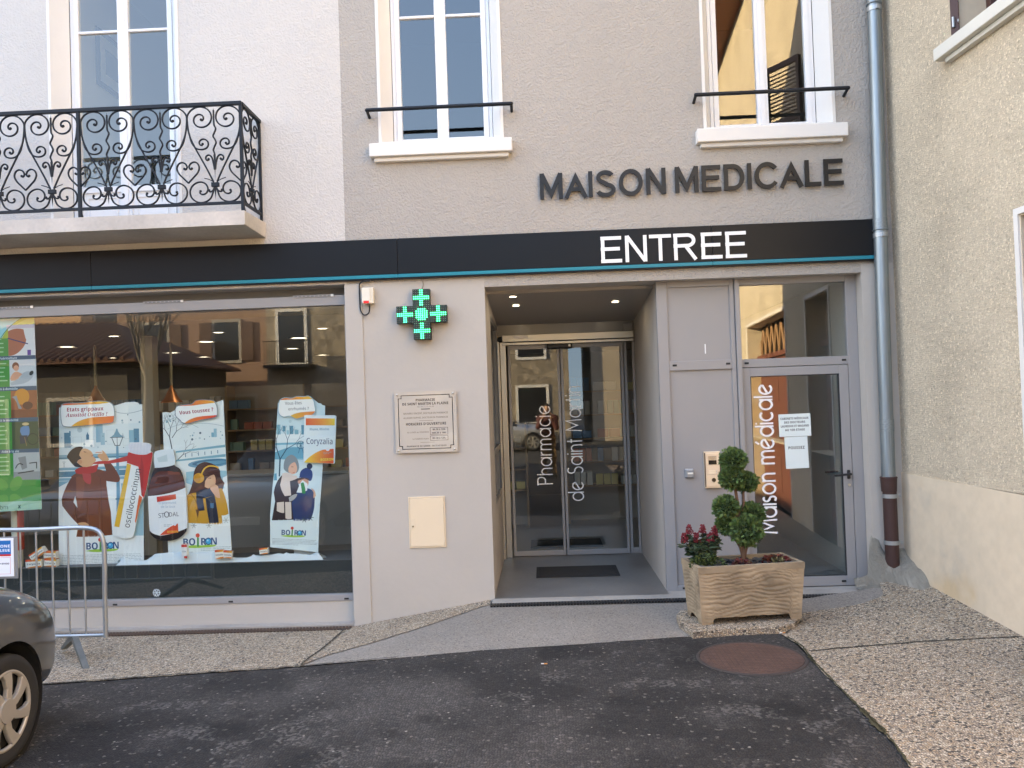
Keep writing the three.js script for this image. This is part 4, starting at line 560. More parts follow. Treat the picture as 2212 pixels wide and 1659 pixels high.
const map1 = { a: [555, 130], w: [-4.80, 1.925], k: .001075 };
{ const d = thing('window_display', 'tall winter cardboard display of a man in brown coat with large tube', 'display');
  cutout('board', d, [[555, 132], [700, 128], [1085, 130], [1180, 104], [1265, 102], [1300, 112], [1310, 128], [1338, 128], [1333, 700], [1322, 1300], [1316, 1592], [520, 1606], [528, 1100], [545, 600]], map1, -.352, .006, x => {
    RC(x, '#e6eeee', 400, 0, 1100, 1700); RC(x, '#dbe8ea', 400, 300, 1100, 300);
    RC(x, '#5f8ba3', 597, 367, 62, 138); RC(x, '#5f8ba3', 645, 352, 14, 20); RC(x, '#8fb6c8', 897, 300, 65, 165); RC(x, '#9cc0cf', 940, 380, 40, 110); RC(x, '#93bac9', 1207, 362, 45, 112); RC(x, '#5f8ba3', 1252, 350, 50, 126); P(x, '#4f7d99', [[805, 437], [805, 395], [812, 385], [818, 365], [824, 385], [832, 395], [832, 437]]);
    x.strokeStyle = '#c3d0d3'; x.lineWidth = 3; for (const [a, b, w, h] of [[680, 410, 80, 90], [785, 440, 100, 70], [1000, 355, 70, 130], [1150, 440, 60, 60]]) x.strokeRect(a, b, w, h); RC(x, '#f2f6f5', 790, 442, 90, 66); dots(x, 26, 570, 1320, 160, 520, 4);
    LN(x, '#7d97a3', 4, [[1080, 185], [1180, 230, 1335, 180]]); E2(x, '#b7c9cf', 745, 345, 24, 24);
    RC(x, '#8cb4c2', 530, 572, 800, 40); RC(x, '#5d8a9b', 530, 596, 800, 12); RC(x, '#eef3f2', 530, 612, 800, 76); RC(x, '#7fabbd', 530, 690, 800, 26); RC(x, '#eef3f2', 530, 716, 800, 8); RC(x, '#5d8a9f', 530, 724, 800, 52); RC(x, '#8cb6c8', 530, 786, 800, 24); P(x, '#f1f5f4', [[530, 850], [560, 840, 700, 800], [1340, 830], [1340, 1610], [500, 1610]]); P(x, '#8fb9ca', [[530, 815], [640, 815], [530, 870]]); for (let i = 0; i < 5; i++) LN(x, '#4b6a78', 4, [[560 + i * 14, 735], [560 + i * 14, 752]]);
    P(x, '#9fc3d0', [[1120, 850], [1340, 840], [1340, 1330], [1240, 1350], [1180, 1340]]); twigs(x, '#7b8f98', 590, 685, 1.57, 22, 4, 3, 5);
    // lamp post
    P(x, '#6b9ab2', [[1084, 505], [1106, 505], [1110, 900], [1102, 1250], [1070, 1250], [1078, 900]]); P(x, '#dfe9ea', [[1044, 425], [1148, 425], [1118, 500], [1074, 500]]); LN(x, '#4b626b', 7, [[1044, 425], [1074, 500], [1118, 500], [1148, 425]]); P(x, '#6f9db3', [[1030, 425], [1066, 398], [1080, 372], [1088, 345], [1100, 345], [1108, 372], [1124, 398], [1162, 425]]); LN(x, '#4b626b', 6, [[1030, 425], [1162, 425]]); LN(x, '#4b626b', 5, [[1095, 425], [1095, 498]]); RC(x, '#5b88a0', 1066, 985, 44, 14);
    // man looking up, drinking from a small tube
    P(x, '#7a4224', [[655, 775], [700, 735, 760, 725], [900, 690, 985, 740], [985, 860], [1000, 1000], [1020, 1110], [1030, 1320], [860, 1335], [690, 1330], [720, 1180], [700, 1000], [690, 960]]); P(x, '#6d3a22', [[560, 980], [590, 880, 650, 790], [720, 760, 745, 800], [690, 940, 670, 1010], [730, 1100, 800, 1195], [790, 1245, 730, 1235], [640, 1150, 565, 1040]]); P(x, '#743f24', [[960, 650], [1010, 640], [1080, 710, 1113, 800], [1115, 840, 1080, 838], [1000, 830, 940, 810], [900, 770], [985, 730]]); P(x, '#8a4d2b', [[700, 780], [760, 760, 780, 830], [770, 1000, 720, 1100], [700, 1000]]); LN(x, '#5a2f1b', 5, [[930, 800], [940, 1050, 935, 1325]]); LN(x, '#5a2f1b', 4, [[720, 1120], [860, 1130]]);
    P(x, '#dca778', [[705, 1205], [780, 1180, 812, 1225], [800, 1250, 740, 1245]]); P(x, '#dba878', [[905, 590], [925, 560, 955, 540], [985, 560, 1015, 625], [1000, 655, 965, 648], [930, 620]]); RC(x, '#f0ece2', 888, 548, 66, 22); RC(x, '#c86a2a', 888, 556, 60, 5);
    P(x, '#dfae80', [[720, 560], [760, 510, 800, 520], [840, 530, 858, 560], [870, 580, 862, 592], [885, 605, 893, 625], [880, 660, 850, 680], [800, 700, 760, 690], [715, 650, 715, 620]]); E2(x, '#d39a6b', 738, 640, 24, 20); LN(x, '#4a2a18', 5, [[780, 548], [800, 552]]); LN(x, '#b0543a', 5, [[850, 590], [868, 582]]); P(x, '#2a1c18', [[618, 590], [640, 530, 700, 505], [760, 490, 775, 512], [740, 540, 735, 580], [750, 600, 755, 612], [715, 620, 712, 645], [740, 670, 770, 690], [700, 690, 690, 680], [650, 640, 618, 590]]);
    P(x, '#b83326', [[690, 715], [740, 680, 800, 690], [870, 680, 915, 665], [910, 700, 890, 735], [800, 770, 700, 745]]); P(x, '#c63c2c', [[860, 660], [900, 630, 1000, 640], [1110, 620, 1230, 588], [1235, 640], [1100, 660, 985, 665], [900, 668, 860, 662]]); P(x, '#b8463f', [[760, 745], [840, 755], [850, 830, 830, 850], [780, 840, 765, 790]]);
    RC(x, '#f1f4f2', 500, 1335, 850, 280); for (let i = 0; i < 30; i++) P(x, '#f1f4f2', [[690 + i * 12, 1345], [696 + i * 12, 1318 + 10 * hash2(i, 1, 1)], [704 + i * 12, 1345]]); makerLogo(x, 925, 1412, .96); smallPrint(x, 550, 1290, 1498, 7, 14);
  });
  cutout('speech_bubble', d, smoothClosed([[575, 190], [582, 120], [620, 92], [760, 92], [880, 82], [1000, 86], [1060, 110], [1085, 160], [1082, 250], [1060, 290], [960, 300], [840, 308], [720, 316], [620, 312], [585, 285]]), map1, -.335, .005, x => { bubbleArt(x, 112, 232, 570, 1090, 82, 318, ['#e2562f', '#f2d436', '#f0c43a', '#e8672c']); P(x, '#f4f6f4', [[585, 135], [700, 100, 860, 118], [960, 112, 1060, 100], [1075, 135], [585, 140]]); x.fillStyle = '#a2364a'; textLine(x, 'Etats grippaux', 808, 155, 50, '600', 'sans-serif', 360); textLine(x, 'Aussitôt Oscillo !', 820, 206, 46, 'italic 600', 'serif', 390); x.strokeStyle = '#8297a3'; x.lineWidth = 12; const o = smoothClosed([[575, 190], [582, 120], [620, 92], [760, 92], [880, 82], [1000, 86], [1060, 110], [1085, 160], [1082, 250], [1060, 290], [960, 300], [840, 308], [720, 316], [620, 312], [585, 285]]); x.beginPath(); o.forEach((p, i) => i ? x.lineTo(...p) : x.moveTo(...p)); x.closePath(); x.stroke(); });
  cutout('tube_cutout', d, smoothClosed([[1212, 500], [1240, 480], [1330, 478], [1405, 490], [1425, 512], [1415, 560], [1435, 580], [1425, 650], [1395, 780], [1370, 900], [1340, 990], [1322, 1010], [1296, 1080], [1260, 1240], [1235, 1330], [1190, 1352], [1100, 1340], [1045, 1310], [1050, 1260], [1100, 1060], [1150, 860], [1190, 690], [1198, 600], [1215, 550]], 5), map1, -.325, .012, x => { RC(x, '#eef0ee', 1000, 450, 460, 920); P(x, '#e6b62f', [[1188, 665], [1232, 680], [1108, 1250], [1062, 1240]]); P(x, '#e0672e', [[1300, 960], [1330, 980], [1262, 1215], [1255, 1200]]); P(x, '#e2e4ea', [[1205, 470], [1435, 480], [1420, 580], [1340, 600], [1220, 560]]); for (let i = 0; i < 14; i++) LN(x, '#c3c6d6', 3, [[1225 + i * 14, 486], [1232 + i * 13, 585]]); P(x, '#c23026', [[1198, 555], [1290, 600, 1380, 590], [1440, 565], [1435, 700], [1390, 850], [1350, 1000], [1322, 960], [1310, 780], [1300, 700], [1190, 660]]); P(x, '#a52820', [[1330, 600], [1350, 700], [1335, 960], [1322, 960], [1312, 740]]); x.save(); x.translate(1237, 985); x.rotate(-1.35); x.fillStyle = '#23252b'; textLine(x, 'oscillococcinum', 0, 0, 78, '500', 'sans-serif', 570); x.restore(); });
  mesh('easel', [bx(-4.55, -4.2, .37, 1.3, -.42, -.413)], std([.6, .6, .58], .8), d);
}
const map2 = { a: [335, 185], w: [-3.757, 1.84], k: .001078 };
{ const d = thing('window_display', 'winter cardboard display of a coughing woman with large brown syrup bottle', 'display');
  cutout('board', d, [[335, 186], [370, 182], [405, 192], [460, 165], [850, 106], [905, 88], [912, 500], [922, 900], [935, 1200], [945, 1500], [358, 1512], [345, 1000]], map2, -.352, .006, x => {
    RC(x, '#e3ecec', 300, 0, 700, 1600); x.save(); twigs(x, '#3f4a50', 415, 520, 1.75, 110, 9, 4, 3); twigs(x, '#3f4a50', 420, 420, .95, 70, 6, 3, 9); twigs(x, '#4a4f52', 450, 640, .75, 90, 6, 3, 7); x.restore(); LN(x, '#9fb3ba', 4, [[380, 340], [480, 290, 600, 300], [665, 335]]); LN(x, '#9fb3ba', 4, [[640, 300], [760, 290, 900, 330]]); LN(x, '#90a6ae', 4, [[335, 265], [400, 260, 455, 235]]); dots(x, 8, 340, 460, 220, 280, 4); dots(x, 14, 580, 890, 380, 450, 8);
    RC(x, '#7fb0c4', 785, 385, 48, 42); RC(x, '#9cc2d0', 808, 350, 28, 76); P(x, '#7fb0c0', [[450, 545], [910, 500], [912, 522], [450, 560]]); P(x, '#7fb0c0', [[450, 625], [912, 585], [912, 610], [450, 640]]); E2(x, '#6d9fb8', 760, 665, 200, 40, -.05); E2(x, '#3f7191', 770, 660, 170, 28, -.05); E2(x, '#6d9fb8', 790, 662, 150, 18, -.05); P(x, '#9cc6d4', [[540, 740], [700, 720, 930, 740], [930, 900], [700, 900], [540, 840]]); P(x, '#eef3f2', [[880, 800], [930, 780], [935, 1000], [900, 960]]); for (let i = 0; i < 6; i++) LN(x, '#5d8496', 7, [[540 + i * 60, 600 - i * 5], [540 + i * 60, 575 - i * 5]]);
    P(x, '#4a2824', [[545, 960], [600, 880, 610, 760], [630, 660, 720, 652], [830, 670, 858, 740], [850, 800, 895, 850], [880, 900, 870, 925], [800, 920, 700, 930], [600, 900, 545, 960]]); P(x, '#5b302a', [[545, 960], [620, 900, 680, 860], [720, 900], [640, 930, 600, 960]]); P(x, '#e3b48f', [[715, 830], [740, 780, 800, 770], [820, 800, 812, 850], [790, 890, 740, 895], [710, 880]]); LN(x, '#54312a', 5, [[745, 800], [770, 802]]); LN(x, '#e7b53c', 13, [[680, 780], [700, 700, 760, 690], [820, 690, 840, 710]]); E2(x, '#d99f2c', 658, 798, 50, 46); E2(x, '#c88d22', 645, 800, 30, 40);
    P(x, '#cf9a2b', [[545, 950], [620, 920, 700, 930], [850, 890, 870, 900], [915, 1010, 925, 1130], [900, 1150, 860, 1145], [870, 1220, 860, 1230], [700, 1215, 550, 1205]]); P(x, '#1c2740', [[630, 925], [720, 880, 790, 900], [800, 960], [720, 980, 690, 985], [700, 1060, 706, 1095], [640, 1100], [630, 1010]]); P(x, '#1a2137', [[715, 985], [800, 960], [825, 1100, 832, 1210], [745, 1215], [725, 1090]]); RC(x, '#3d6f96', 755, 1030, 35, 45); P(x, '#e0ad88', [[765, 860], [800, 845, 835, 880], [850, 950, 852, 985], [820, 990, 800, 960], [760, 900]]); LN(x, '#7a4f1e', 5, [[580, 940], [640, 1000, 640, 1090]]); P(x, '#6a3f22', [[620, 1085], [655, 1085], [640, 1165]]);
    RC(x, '#eef2f0', 300, 1225, 700, 320); for (let i = 0; i < 26; i++) P(x, '#eef2f0', [[548 + i * 15, 1232], [556 + i * 15, 1205 + 12 * hash2(i, 4, 2)], [564 + i * 15, 1232]]); for (const [a, b] of [[600, 1230], [740, 1232], [900, 1190]]) for (let k = 0; k < 6; k++) LN(x, '#a2a79f', 5, [[a, b], [a + 26 * Math.cos(k * 1.05), b + 26 * Math.sin(k * 1.05)]]); makerLogo(x, 645, 1372, .98); smallPrint(x, 385, 570, 1470, 3, 14); smallPrint(x, 660, 920, 1430, 3, 14);
  });
  const bub = smoothClosed([[460, 170], [480, 130], [560, 118], [620, 112], [650, 85], [710, 78], [780, 84], [825, 95], [850, 140], [856, 200], [846, 240], [800, 258], [700, 270], [640, 285], [570, 300], [520, 285], [500, 262], [475, 240], [460, 215]]);
  cutout('speech_bubble', d, bub, map2, -.335, .005, x => { bubbleArt(x, 132, 232, 455, 862, 78, 300, ['#dd4a30', '#f0b93a', '#ee9f3c', '#dd3f2e']); P(x, '#f4f6f4', [[462, 160], [560, 140, 660, 128], [760, 118, 850, 112], [860, 150], [462, 190]]); P(x, '#f4f6f4', [[462, 150], [870, 115], [870, 215], [462, 260]]); x.save(); x.translate(658, 184); x.rotate(-.07); x.fillStyle = '#9c2f48'; textLine(x, 'Vous toussez ?', 0, 0, 46, '600', 'sans-serif', 350); x.restore(); x.strokeStyle = '#7c8c99'; x.lineWidth = 13; x.beginPath(); bub.forEach((p, i) => i ? x.lineTo(...p) : x.moveTo(...p)); x.closePath(); x.stroke(); });
  cutout('bottle_cutout', d, smoothClosed([[262, 560], [285, 535], [360, 524], [430, 526], [448, 545], [455, 640], [450, 672], [500, 710], [530, 790], [545, 900], [549, 1100], [550, 1240], [520, 1300], [450, 1345], [370, 1358], [280, 1345], [225, 1310], [203, 1260], [197, 1100], [195, 930], [205, 850], [230, 760], [262, 690], [258, 640]], 5), map2, -.322, .014, x => { RC(x, '#231616', 150, 480, 450, 920); P(x, '#5a2a22', [[205, 860], [230, 760, 300, 720], [450, 715, 520, 780], [545, 900], [540, 880], [400, 930, 197, 940]]); P(x, '#70362c', [[380, 720], [490, 735], [505, 760], [385, 755]]); P(x, '#2c2730', [[250, 680], [460, 670], [520, 760, 400, 720], [280, 700, 220, 790]]); P(x, '#dfe9ee', [[255, 690], [250, 530], [440, 515], [462, 660], [400, 690, 255, 690]]); P(x, '#c7d8dc', [[285, 600], [380, 570], [385, 635], [300, 640]]); P(x, '#eceff2', [[192, 945], [400, 940, 550, 875], [555, 1245], [420, 1300, 300, 1310], [210, 1290, 198, 1250]]); const g = x.createLinearGradient(275, 0, 455, 0); g.addColorStop(0, '#cc322c'); g.addColorStop(1, '#dd5a30'); P(x, g, [[275, 955], [452, 935], [455, 980], [278, 1002]]); x.fillStyle = '#9fb4cd'; textLine(x, 'Traitement', 372, 1012, 34, '500'); textLine(x, 'de la toux', 378, 1046, 30, '500'); x.fillStyle = '#4a4f57'; x.save(); x.translate(375, 1118); x.rotate(-.03); textLine(x, 'ST', -62, 6, 56, '', 'sans-serif'); textLine(x, 'O', -12, 0, 74, '', 'sans-serif'); textLine(x, 'DAL', 54, 2, 54, '', 'sans-serif'); x.restore(); P(x, '#da4e2c', [[295, 1305], [370, 1230, 465, 1202], [468, 1282], [380, 1300, 295, 1305]]); x.fillStyle = '#f0c33c'; textLine(x, 'BOIRON', 415, 1276, 26, 'bold'); E2(x, '#e7e9ee', 437, 1205, 15, 17); smallPrint(x, 335, 405, 1210, 2, 12); });
  mesh('easel', [bx(-3.6, -3.3, .37, 1.2, -.42, -.413)], std([.6, .6, .58], .8), d);
}
const map3 = { a: [212, 190], w: [-2.597, 1.895], k: .001088 };
{ const d = thing('window_display', 'winter cardboard display of an old woman hugging a sneezing child', 'display');
  cutout('board', d, [[210, 190], [540, 170], [580, 205], [605, 208], [612, 222], [640, 230], [637, 310], [618, 500], [600, 800], [560, 1200], [538, 1548], [103, 1490], [110, 1200], [135, 980], [160, 800], [178, 560]], map3, -.352, .006, x => {
    RC(x, '#cfe6ec', 60, 100, 640, 1500); RC(x, '#e6f0f1', 60, 470, 640, 90); for (const [a, b, w, h, c] of [[190, 388, 38, 88, '#7db3c7'], [247, 400, 26, 50, '#5b97b0'], [310, 402, 35, 75, '#5b97b0'], [355, 440, 36, 40, '#7db3c7'], [418, 398, 34, 86, '#5b97b0'], [282, 440, 22, 40, '#9ac7d6']]) RC(x, c, a, b, w, h); RC(x, '#7fb9cd', 60, 553, 640, 18); P(x, '#8fc3d4', [[150, 660], [240, 600, 330, 590], [520, 610], [650, 640], [650, 720], [150, 700]]); P(x, '#6facc4', [[160, 640], [280, 590, 380, 600], [460, 620], [460, 700], [150, 700]]); P(x, '#dcedf1', [[130, 900], [300, 700, 420, 730], [600, 790], [640, 800], [600, 1280], [100, 1280]]); LN(x, '#3e6d85', 6, [[405, 525, 405, 525], [405, 525]].slice(1)); x.strokeStyle = '#3f7189'; x.lineWidth = 6; x.beginPath(); x.arc(408, 577, 34, 0, 7); x.stroke(); for (let k = 0; k < 8; k++) LN(x, '#3f7189', 3, [[408, 577], [408 + 34 * Math.cos(k * .785), 577 + 34 * Math.sin(k * .785)]]); LN(x, '#3f7189', 5, [[408, 577], [385, 650]]); LN(x, '#3f7189', 5, [[408, 577], [432, 650]]);
    twigs(x, '#2e5468', 205, 850, 1.5, 150, 13, 5, 2); P(x, '#5fa3bf', [[155, 890], [160, 830], [180, 825], [182, 890]]); E2(x, '#b7d3db', 318, 360, 14, 14);
    P(x, '#352326', [[150, 1000], [165, 900, 235, 840], [320, 850, 375, 880], [385, 1000], [330, 1250], [125, 1250], [150, 1120, 160, 1080]]); P(x, '#8d979c', [[247, 790], [240, 680, 320, 662], [385, 680, 388, 780], [380, 830, 350, 830], [290, 840, 255, 800]]); P(x, '#e8b9a0', [[288, 790], [300, 740, 350, 730], [372, 760, 368, 800], [360, 845, 320, 840], [290, 820]]); LN(x, '#6d4a42', 4, [[318, 772], [334, 774]]); LN(x, '#c0605a', 5, [[330, 826], [345, 822]]); P(x, '#e9d9cf', [[232, 830], [280, 810, 330, 850], [380, 850, 365, 880], [320, 900, 300, 900], [308, 1030], [250, 1035], [215, 980, 210, 930], [225, 880, 232, 830]]); P(x, '#e5d6c8', [[175, 1090], [240, 1085], [240, 1185], [210, 1190, 172, 1165]]); P(x, '#e5d6c8', [[250, 1088], [305, 1090], [306, 1240], [280, 1250, 250, 1235]]);
    P(x, '#22386b', [[310, 1100], [340, 1020, 400, 970], [500, 960, 525, 1020], [520, 1100], [512, 1200, 470, 1270], [380, 1275, 325, 1265]]); P(x, '#2a4280', [[390, 860], [390, 800, 450, 785], [515, 790, 508, 860], [500, 910, 480, 905], [420, 870, 382, 870]]); E2(x, '#1a2a50', 483, 772, 26, 27); P(x, '#d9a287', [[372, 880], [420, 870, 470, 900], [475, 950, 440, 960], [372, 920]]); P(x, '#5a3a2e', [[370, 878], [440, 862, 480, 890], [470, 905, 440, 880], [372, 900]]); P(x, '#f0f4f4', [[357, 1005], [400, 900, 418, 895], [460, 930], [455, 990], [400, 1010]]); P(x, '#2f8a3e', [[398, 925], [420, 910, 425, 920], [440, 960, 440, 1015], [415, 1022, 408, 1010]]); P(x, '#b9b6b2', [[285, 1050], [340, 1010, 365, 1020], [350, 1070, 290, 1088]]); P(x, '#e0ae92', [[490, 970], [530, 980, 533, 1040], [515, 1065, 510, 1060], [512, 1010]]);
    RC(x, '#e4f0f1', 60, 1262, 640, 320); for (let i = 0; i < 36; i++) P(x, '#e4f0f1', [[108 + i * 12, 1270], [114 + i * 12, 1238 + 14 * hash2(i, 6, 2)], [120 + i * 12, 1270]]); for (const [a, b] of [[478, 1235], [420, 1250]]) for (let k = 0; k < 6; k++) LN(x, '#2f3f48', 5, [[a, b], [a + 28 * Math.cos(k * 1.05), b + 28 * Math.sin(k * 1.05)]]); x.save(); x.translate(315, 1362); x.rotate(.06); makerLogo(x, 0, 0, .70); x.restore(); x.save(); x.rotate(.07); smallPrint(x, 225, 610, 1400, 5, 12); x.restore();
  });
  const bub = smoothClosed([[215, 230], [232, 165], [280, 142], [340, 150], [390, 134], [450, 138], [500, 136], [540, 170], [552, 220], [556, 280], [530, 310], [490, 322], [440, 330], [380, 344], [320, 316], [260, 322], [220, 290]]);
  cutout('speech_bubble', d, bub, map3, -.335, .005, x => { bubbleArt(x, 166, 282, 210, 560, 132, 346, ['#df6a33', '#f0c83a', '#e6cf3c', '#e57a33']); x.fillStyle = '#4f5560'; textLine(x, 'Vous êtes', 357, 198, 36, '500'); textLine(x, 'enrhumés ?', 402, 250, 36, '500'); x.strokeStyle = '#8fb7cc'; x.lineWidth = 11; x.beginPath(); bub.forEach((p, i) => i ? x.lineTo(...p) : x.moveTo(...p)); x.closePath(); x.stroke(); });
  cutout('box_cutout', d, [[455, 312], [470, 308], [735, 320], [746, 332], [720, 745], [712, 754], [445, 735], [436, 725]], map3, -.322, .014, x => { RC(x, '#e4f0f4', 400, 280, 400, 520); const g = x.createLinearGradient(470, 0, 735, 0); g.addColorStop(0, '#dd5b2e'); g.addColorStop(.6, '#ec9a36'); g.addColorStop(1, '#f1d23e'); P(x, g, [[470, 338], [733, 348], [730, 410], [468, 400]]); x.save(); x.translate(590, 440); x.rotate(.02); x.fillStyle = '#7fa6bd'; textLine(x, 'Rhume, Rhinites', 0, 0, 28, '600', 'sans-serif', 180); x.restore(); x.save(); x.translate(588, 548); x.rotate(.05); x.fillStyle = '#23305e'; textLine(x, 'Coryzalia', 0, 0, 74, '500', 'sans-serif', 244); x.restore(); const h = x.createLinearGradient(440, 0, 720, 0); h.addColorStop(0, '#f0d53c'); h.addColorStop(.45, '#eea035'); h.addColorStop(1, '#d9452c'); P(x, h, [[440, 735], [520, 650, 620, 625], [715, 620], [710, 752]]); E2(x, '#e4eaf2', 660, 622, 18, 17); x.save(); x.translate(652, 716); x.scale(.34, .34); x.font = 'bold 92px sans-serif'; x.fillStyle = '#f4e04a'; x.textAlign = 'center'; x.fillText('BOIRON', 0, 30); x.restore(); smallPrint(x, 620, 690, 648, 2, 12); });
  mesh('easel', [bx(-2.5, -2.3, .37, 1.2, -.42, -.413)], std([.6, .6, .58], .8), d);
}
{ const map = { a: [327, 1572], w: [-4.869, .944], k: .001256 };
  const d = thing('green_poster', 'tall green medical equipment poster at the left of the shop window', 'poster');
  cutout('sheet', d, [[-230, 55], [300, 55], [327, 1572], [-230, 1590]], map, -.14, .003, x => { RC(x, '#3f8f3c', -240, 0, 620, 1640); RC(x, '#8fd0dc', -240, 40, 620, 200); P(x, '#a9b63a', [[40, 245], [110, 110, 300, 55], [320, 240]]); P(x, '#bcc46a', [[120, 170], [180, 110, 310, 80], [310, 170]]); RC(x, '#c7bfd0', 80, 142, 240, 30); LN(x, '#2f6b3a', 5, [[30, 245], [110, 120, 270, 60]]);
    const bar = (y, s) => { RC(x, '#35566f', -240, y, 580, 32); x.fillStyle = '#c5d6dc'; x.font = '600 24px sans-serif'; x.textAlign = 'right'; x.textBaseline = 'middle'; x.fillText(s, 160, y + 17); }; const lines = (y, n) => { for (let i = 0; i < n; i++) RC(x, '#9cc79a', -60, y + i * 33, 90 + 50 * hash2(i, y, 1), 9); };
    RC(x, '#d8dcde', 92, 170, 215, 215); P(x, '#a5664a', [[92, 190], [150, 160, 215, 180], [225, 240, 235, 260], [230, 300, 200, 330], [150, 385, 92, 380]]); LN(x, '#2c2f6b', 8, [[92, 245], [170, 270, 245, 292]]); RC(x, '#5c3d8f', 242, 340, 28, 40); bar(382, 'Puériculture'); lines(245, 4);
    RC(x, '#c9cfd3', 97, 412, 212, 210); E2(x, '#6a3d2a', 146, 462, 27, 30); E2(x, '#d8a384', 150, 478, 22, 22); P(x, '#d7a283', [[100, 560], [120, 500, 160, 505], [200, 525], [170, 550], [200, 570], [110, 575]]); P(x, '#aab3ba', [[100, 590], [180, 560, 200, 520], [240, 490, 290, 520], [280, 580, 200, 600], [110, 612]]); E2(x, '#26302f', 270, 520, 14, 20, .7); bar(620, 'Maintien à domicile'); lines(435, 5);
    RC(x, '#9a5b34', 103, 652, 208, 212); E2(x, '#c98a2c', 190, 700, 60, 62); P(x, '#8c8f94', [[110, 700], [150, 720, 160, 790], [180, 800, 190, 790], [160, 750, 150, 690]]); E2(x, '#5f3a24', 235, 770, 40, 30); RC(x, '#7a4526', 103, 800, 208, 64); bar(862, 'Aide à la mobilité'); lines(690, 5);
    RC(x, '#3e4f31', 106, 894, 212, 210); E2(x, '#cbb684', 215, 912, 28, 12); P(x, '#5f87b0', [[175, 940], [200, 920, 240, 930], [255, 970, 235, 1010], [190, 1015], [170, 970]]); P(x, '#2b3442', [[165, 1000], [230, 1000], [215, 1060], [170, 1065]]); LN(x, '#8d7747', 5, [[205, 1015], [220, 1080]]); x.strokeStyle = '#20241d'; x.lineWidth = 5; x.beginPath(); x.arc(270, 1030, 42, 0, 7); x.stroke(); bar(1104, 'Aide à la vie'); lines(920, 5);
    RC(x, '#a9b1b2', 112, 1132, 210, 210); RC(x, '#8b9294', 112, 1280, 210, 62); P(x, '#7d8486', [[150, 1170], [210, 1160], [220, 1250], [180, 1265]]); LN(x, '#262a2c', 7, [[130, 1250], [150, 1200, 185, 1225]]); LN(x, '#262a2c', 7, [[240, 1215], [295, 1210], [295, 1255]]); LN(x, '#262a2c', 8, [[150, 1290], [270, 1275]]); lines(1160, 5); for (const [a, b, r] of [[10, 1370, .6], [130, 1370, 2.2], [10, 1500, -.6], [130, 1500, .8]]) E2(x, '#5d9f45', a, b, 62, 42, r); RC(x, '#a7c9ae', -240, 1506, 620, 90); x.fillStyle = '#2f4a3c'; x.font = '500 46px sans-serif'; x.textAlign = 'left'; x.textBaseline = 'middle'; x.fillText('hbm', -30, 1550); x.font = 'bold 44px sans-serif'; x.fillText('x', 140, 1545); }, .8, .35);
}
// cloth and medicine boxes on the ledge
{ const n = 90, m = 10, pos = [], idx = []; for (let i = 0; i <= n; i++) for (let j = 0; j <= m; j++) { const u = i / n, v = j / m, x = -4.2 + 2.02 * u + .03 * Math.sin(v * 5 + u * 40), f = fbm(u * 1.0, v * .2 + .3, 9, 3, 7); const z = -.228 - .11 * v + .02 * (fbm(u, .1, 8, 3, 9) - .5); pos.push(x, .366 + .07 * Math.sin(Math.PI * v) * (.45 + 1.1 * sm(.25, .8, f)) * (1 + .8 * Math.exp(-Math.pow((u - .03) / .03, 2)) + .9 * Math.exp(-Math.pow((u - .985) / .02, 2))), z); }
  for (let i = 0; i < n; i++) for (let j = 0; j < m; j++) { const p = i * (m + 1) + j; idx.push(p, p + m + 1, p + 1, p + 1, p + m + 1, p + m + 2); } const g = new THREE.BufferGeometry(); g.setAttribute('position', new THREE.BufferAttribute(new Float32Array(pos), 3)); g.setAttribute('uv', new THREE.BufferAttribute(new Float32Array(pos.length / 3 * 2), 2)); g.setIndex(idx); g.computeVertexNormals(); tag(mesh('snow_cloth', g, std([.70, .76, .78], .95, { side: THREE.DoubleSide })), 'crumpled white cloth lying along the shop window ledge', 'cloth'); }
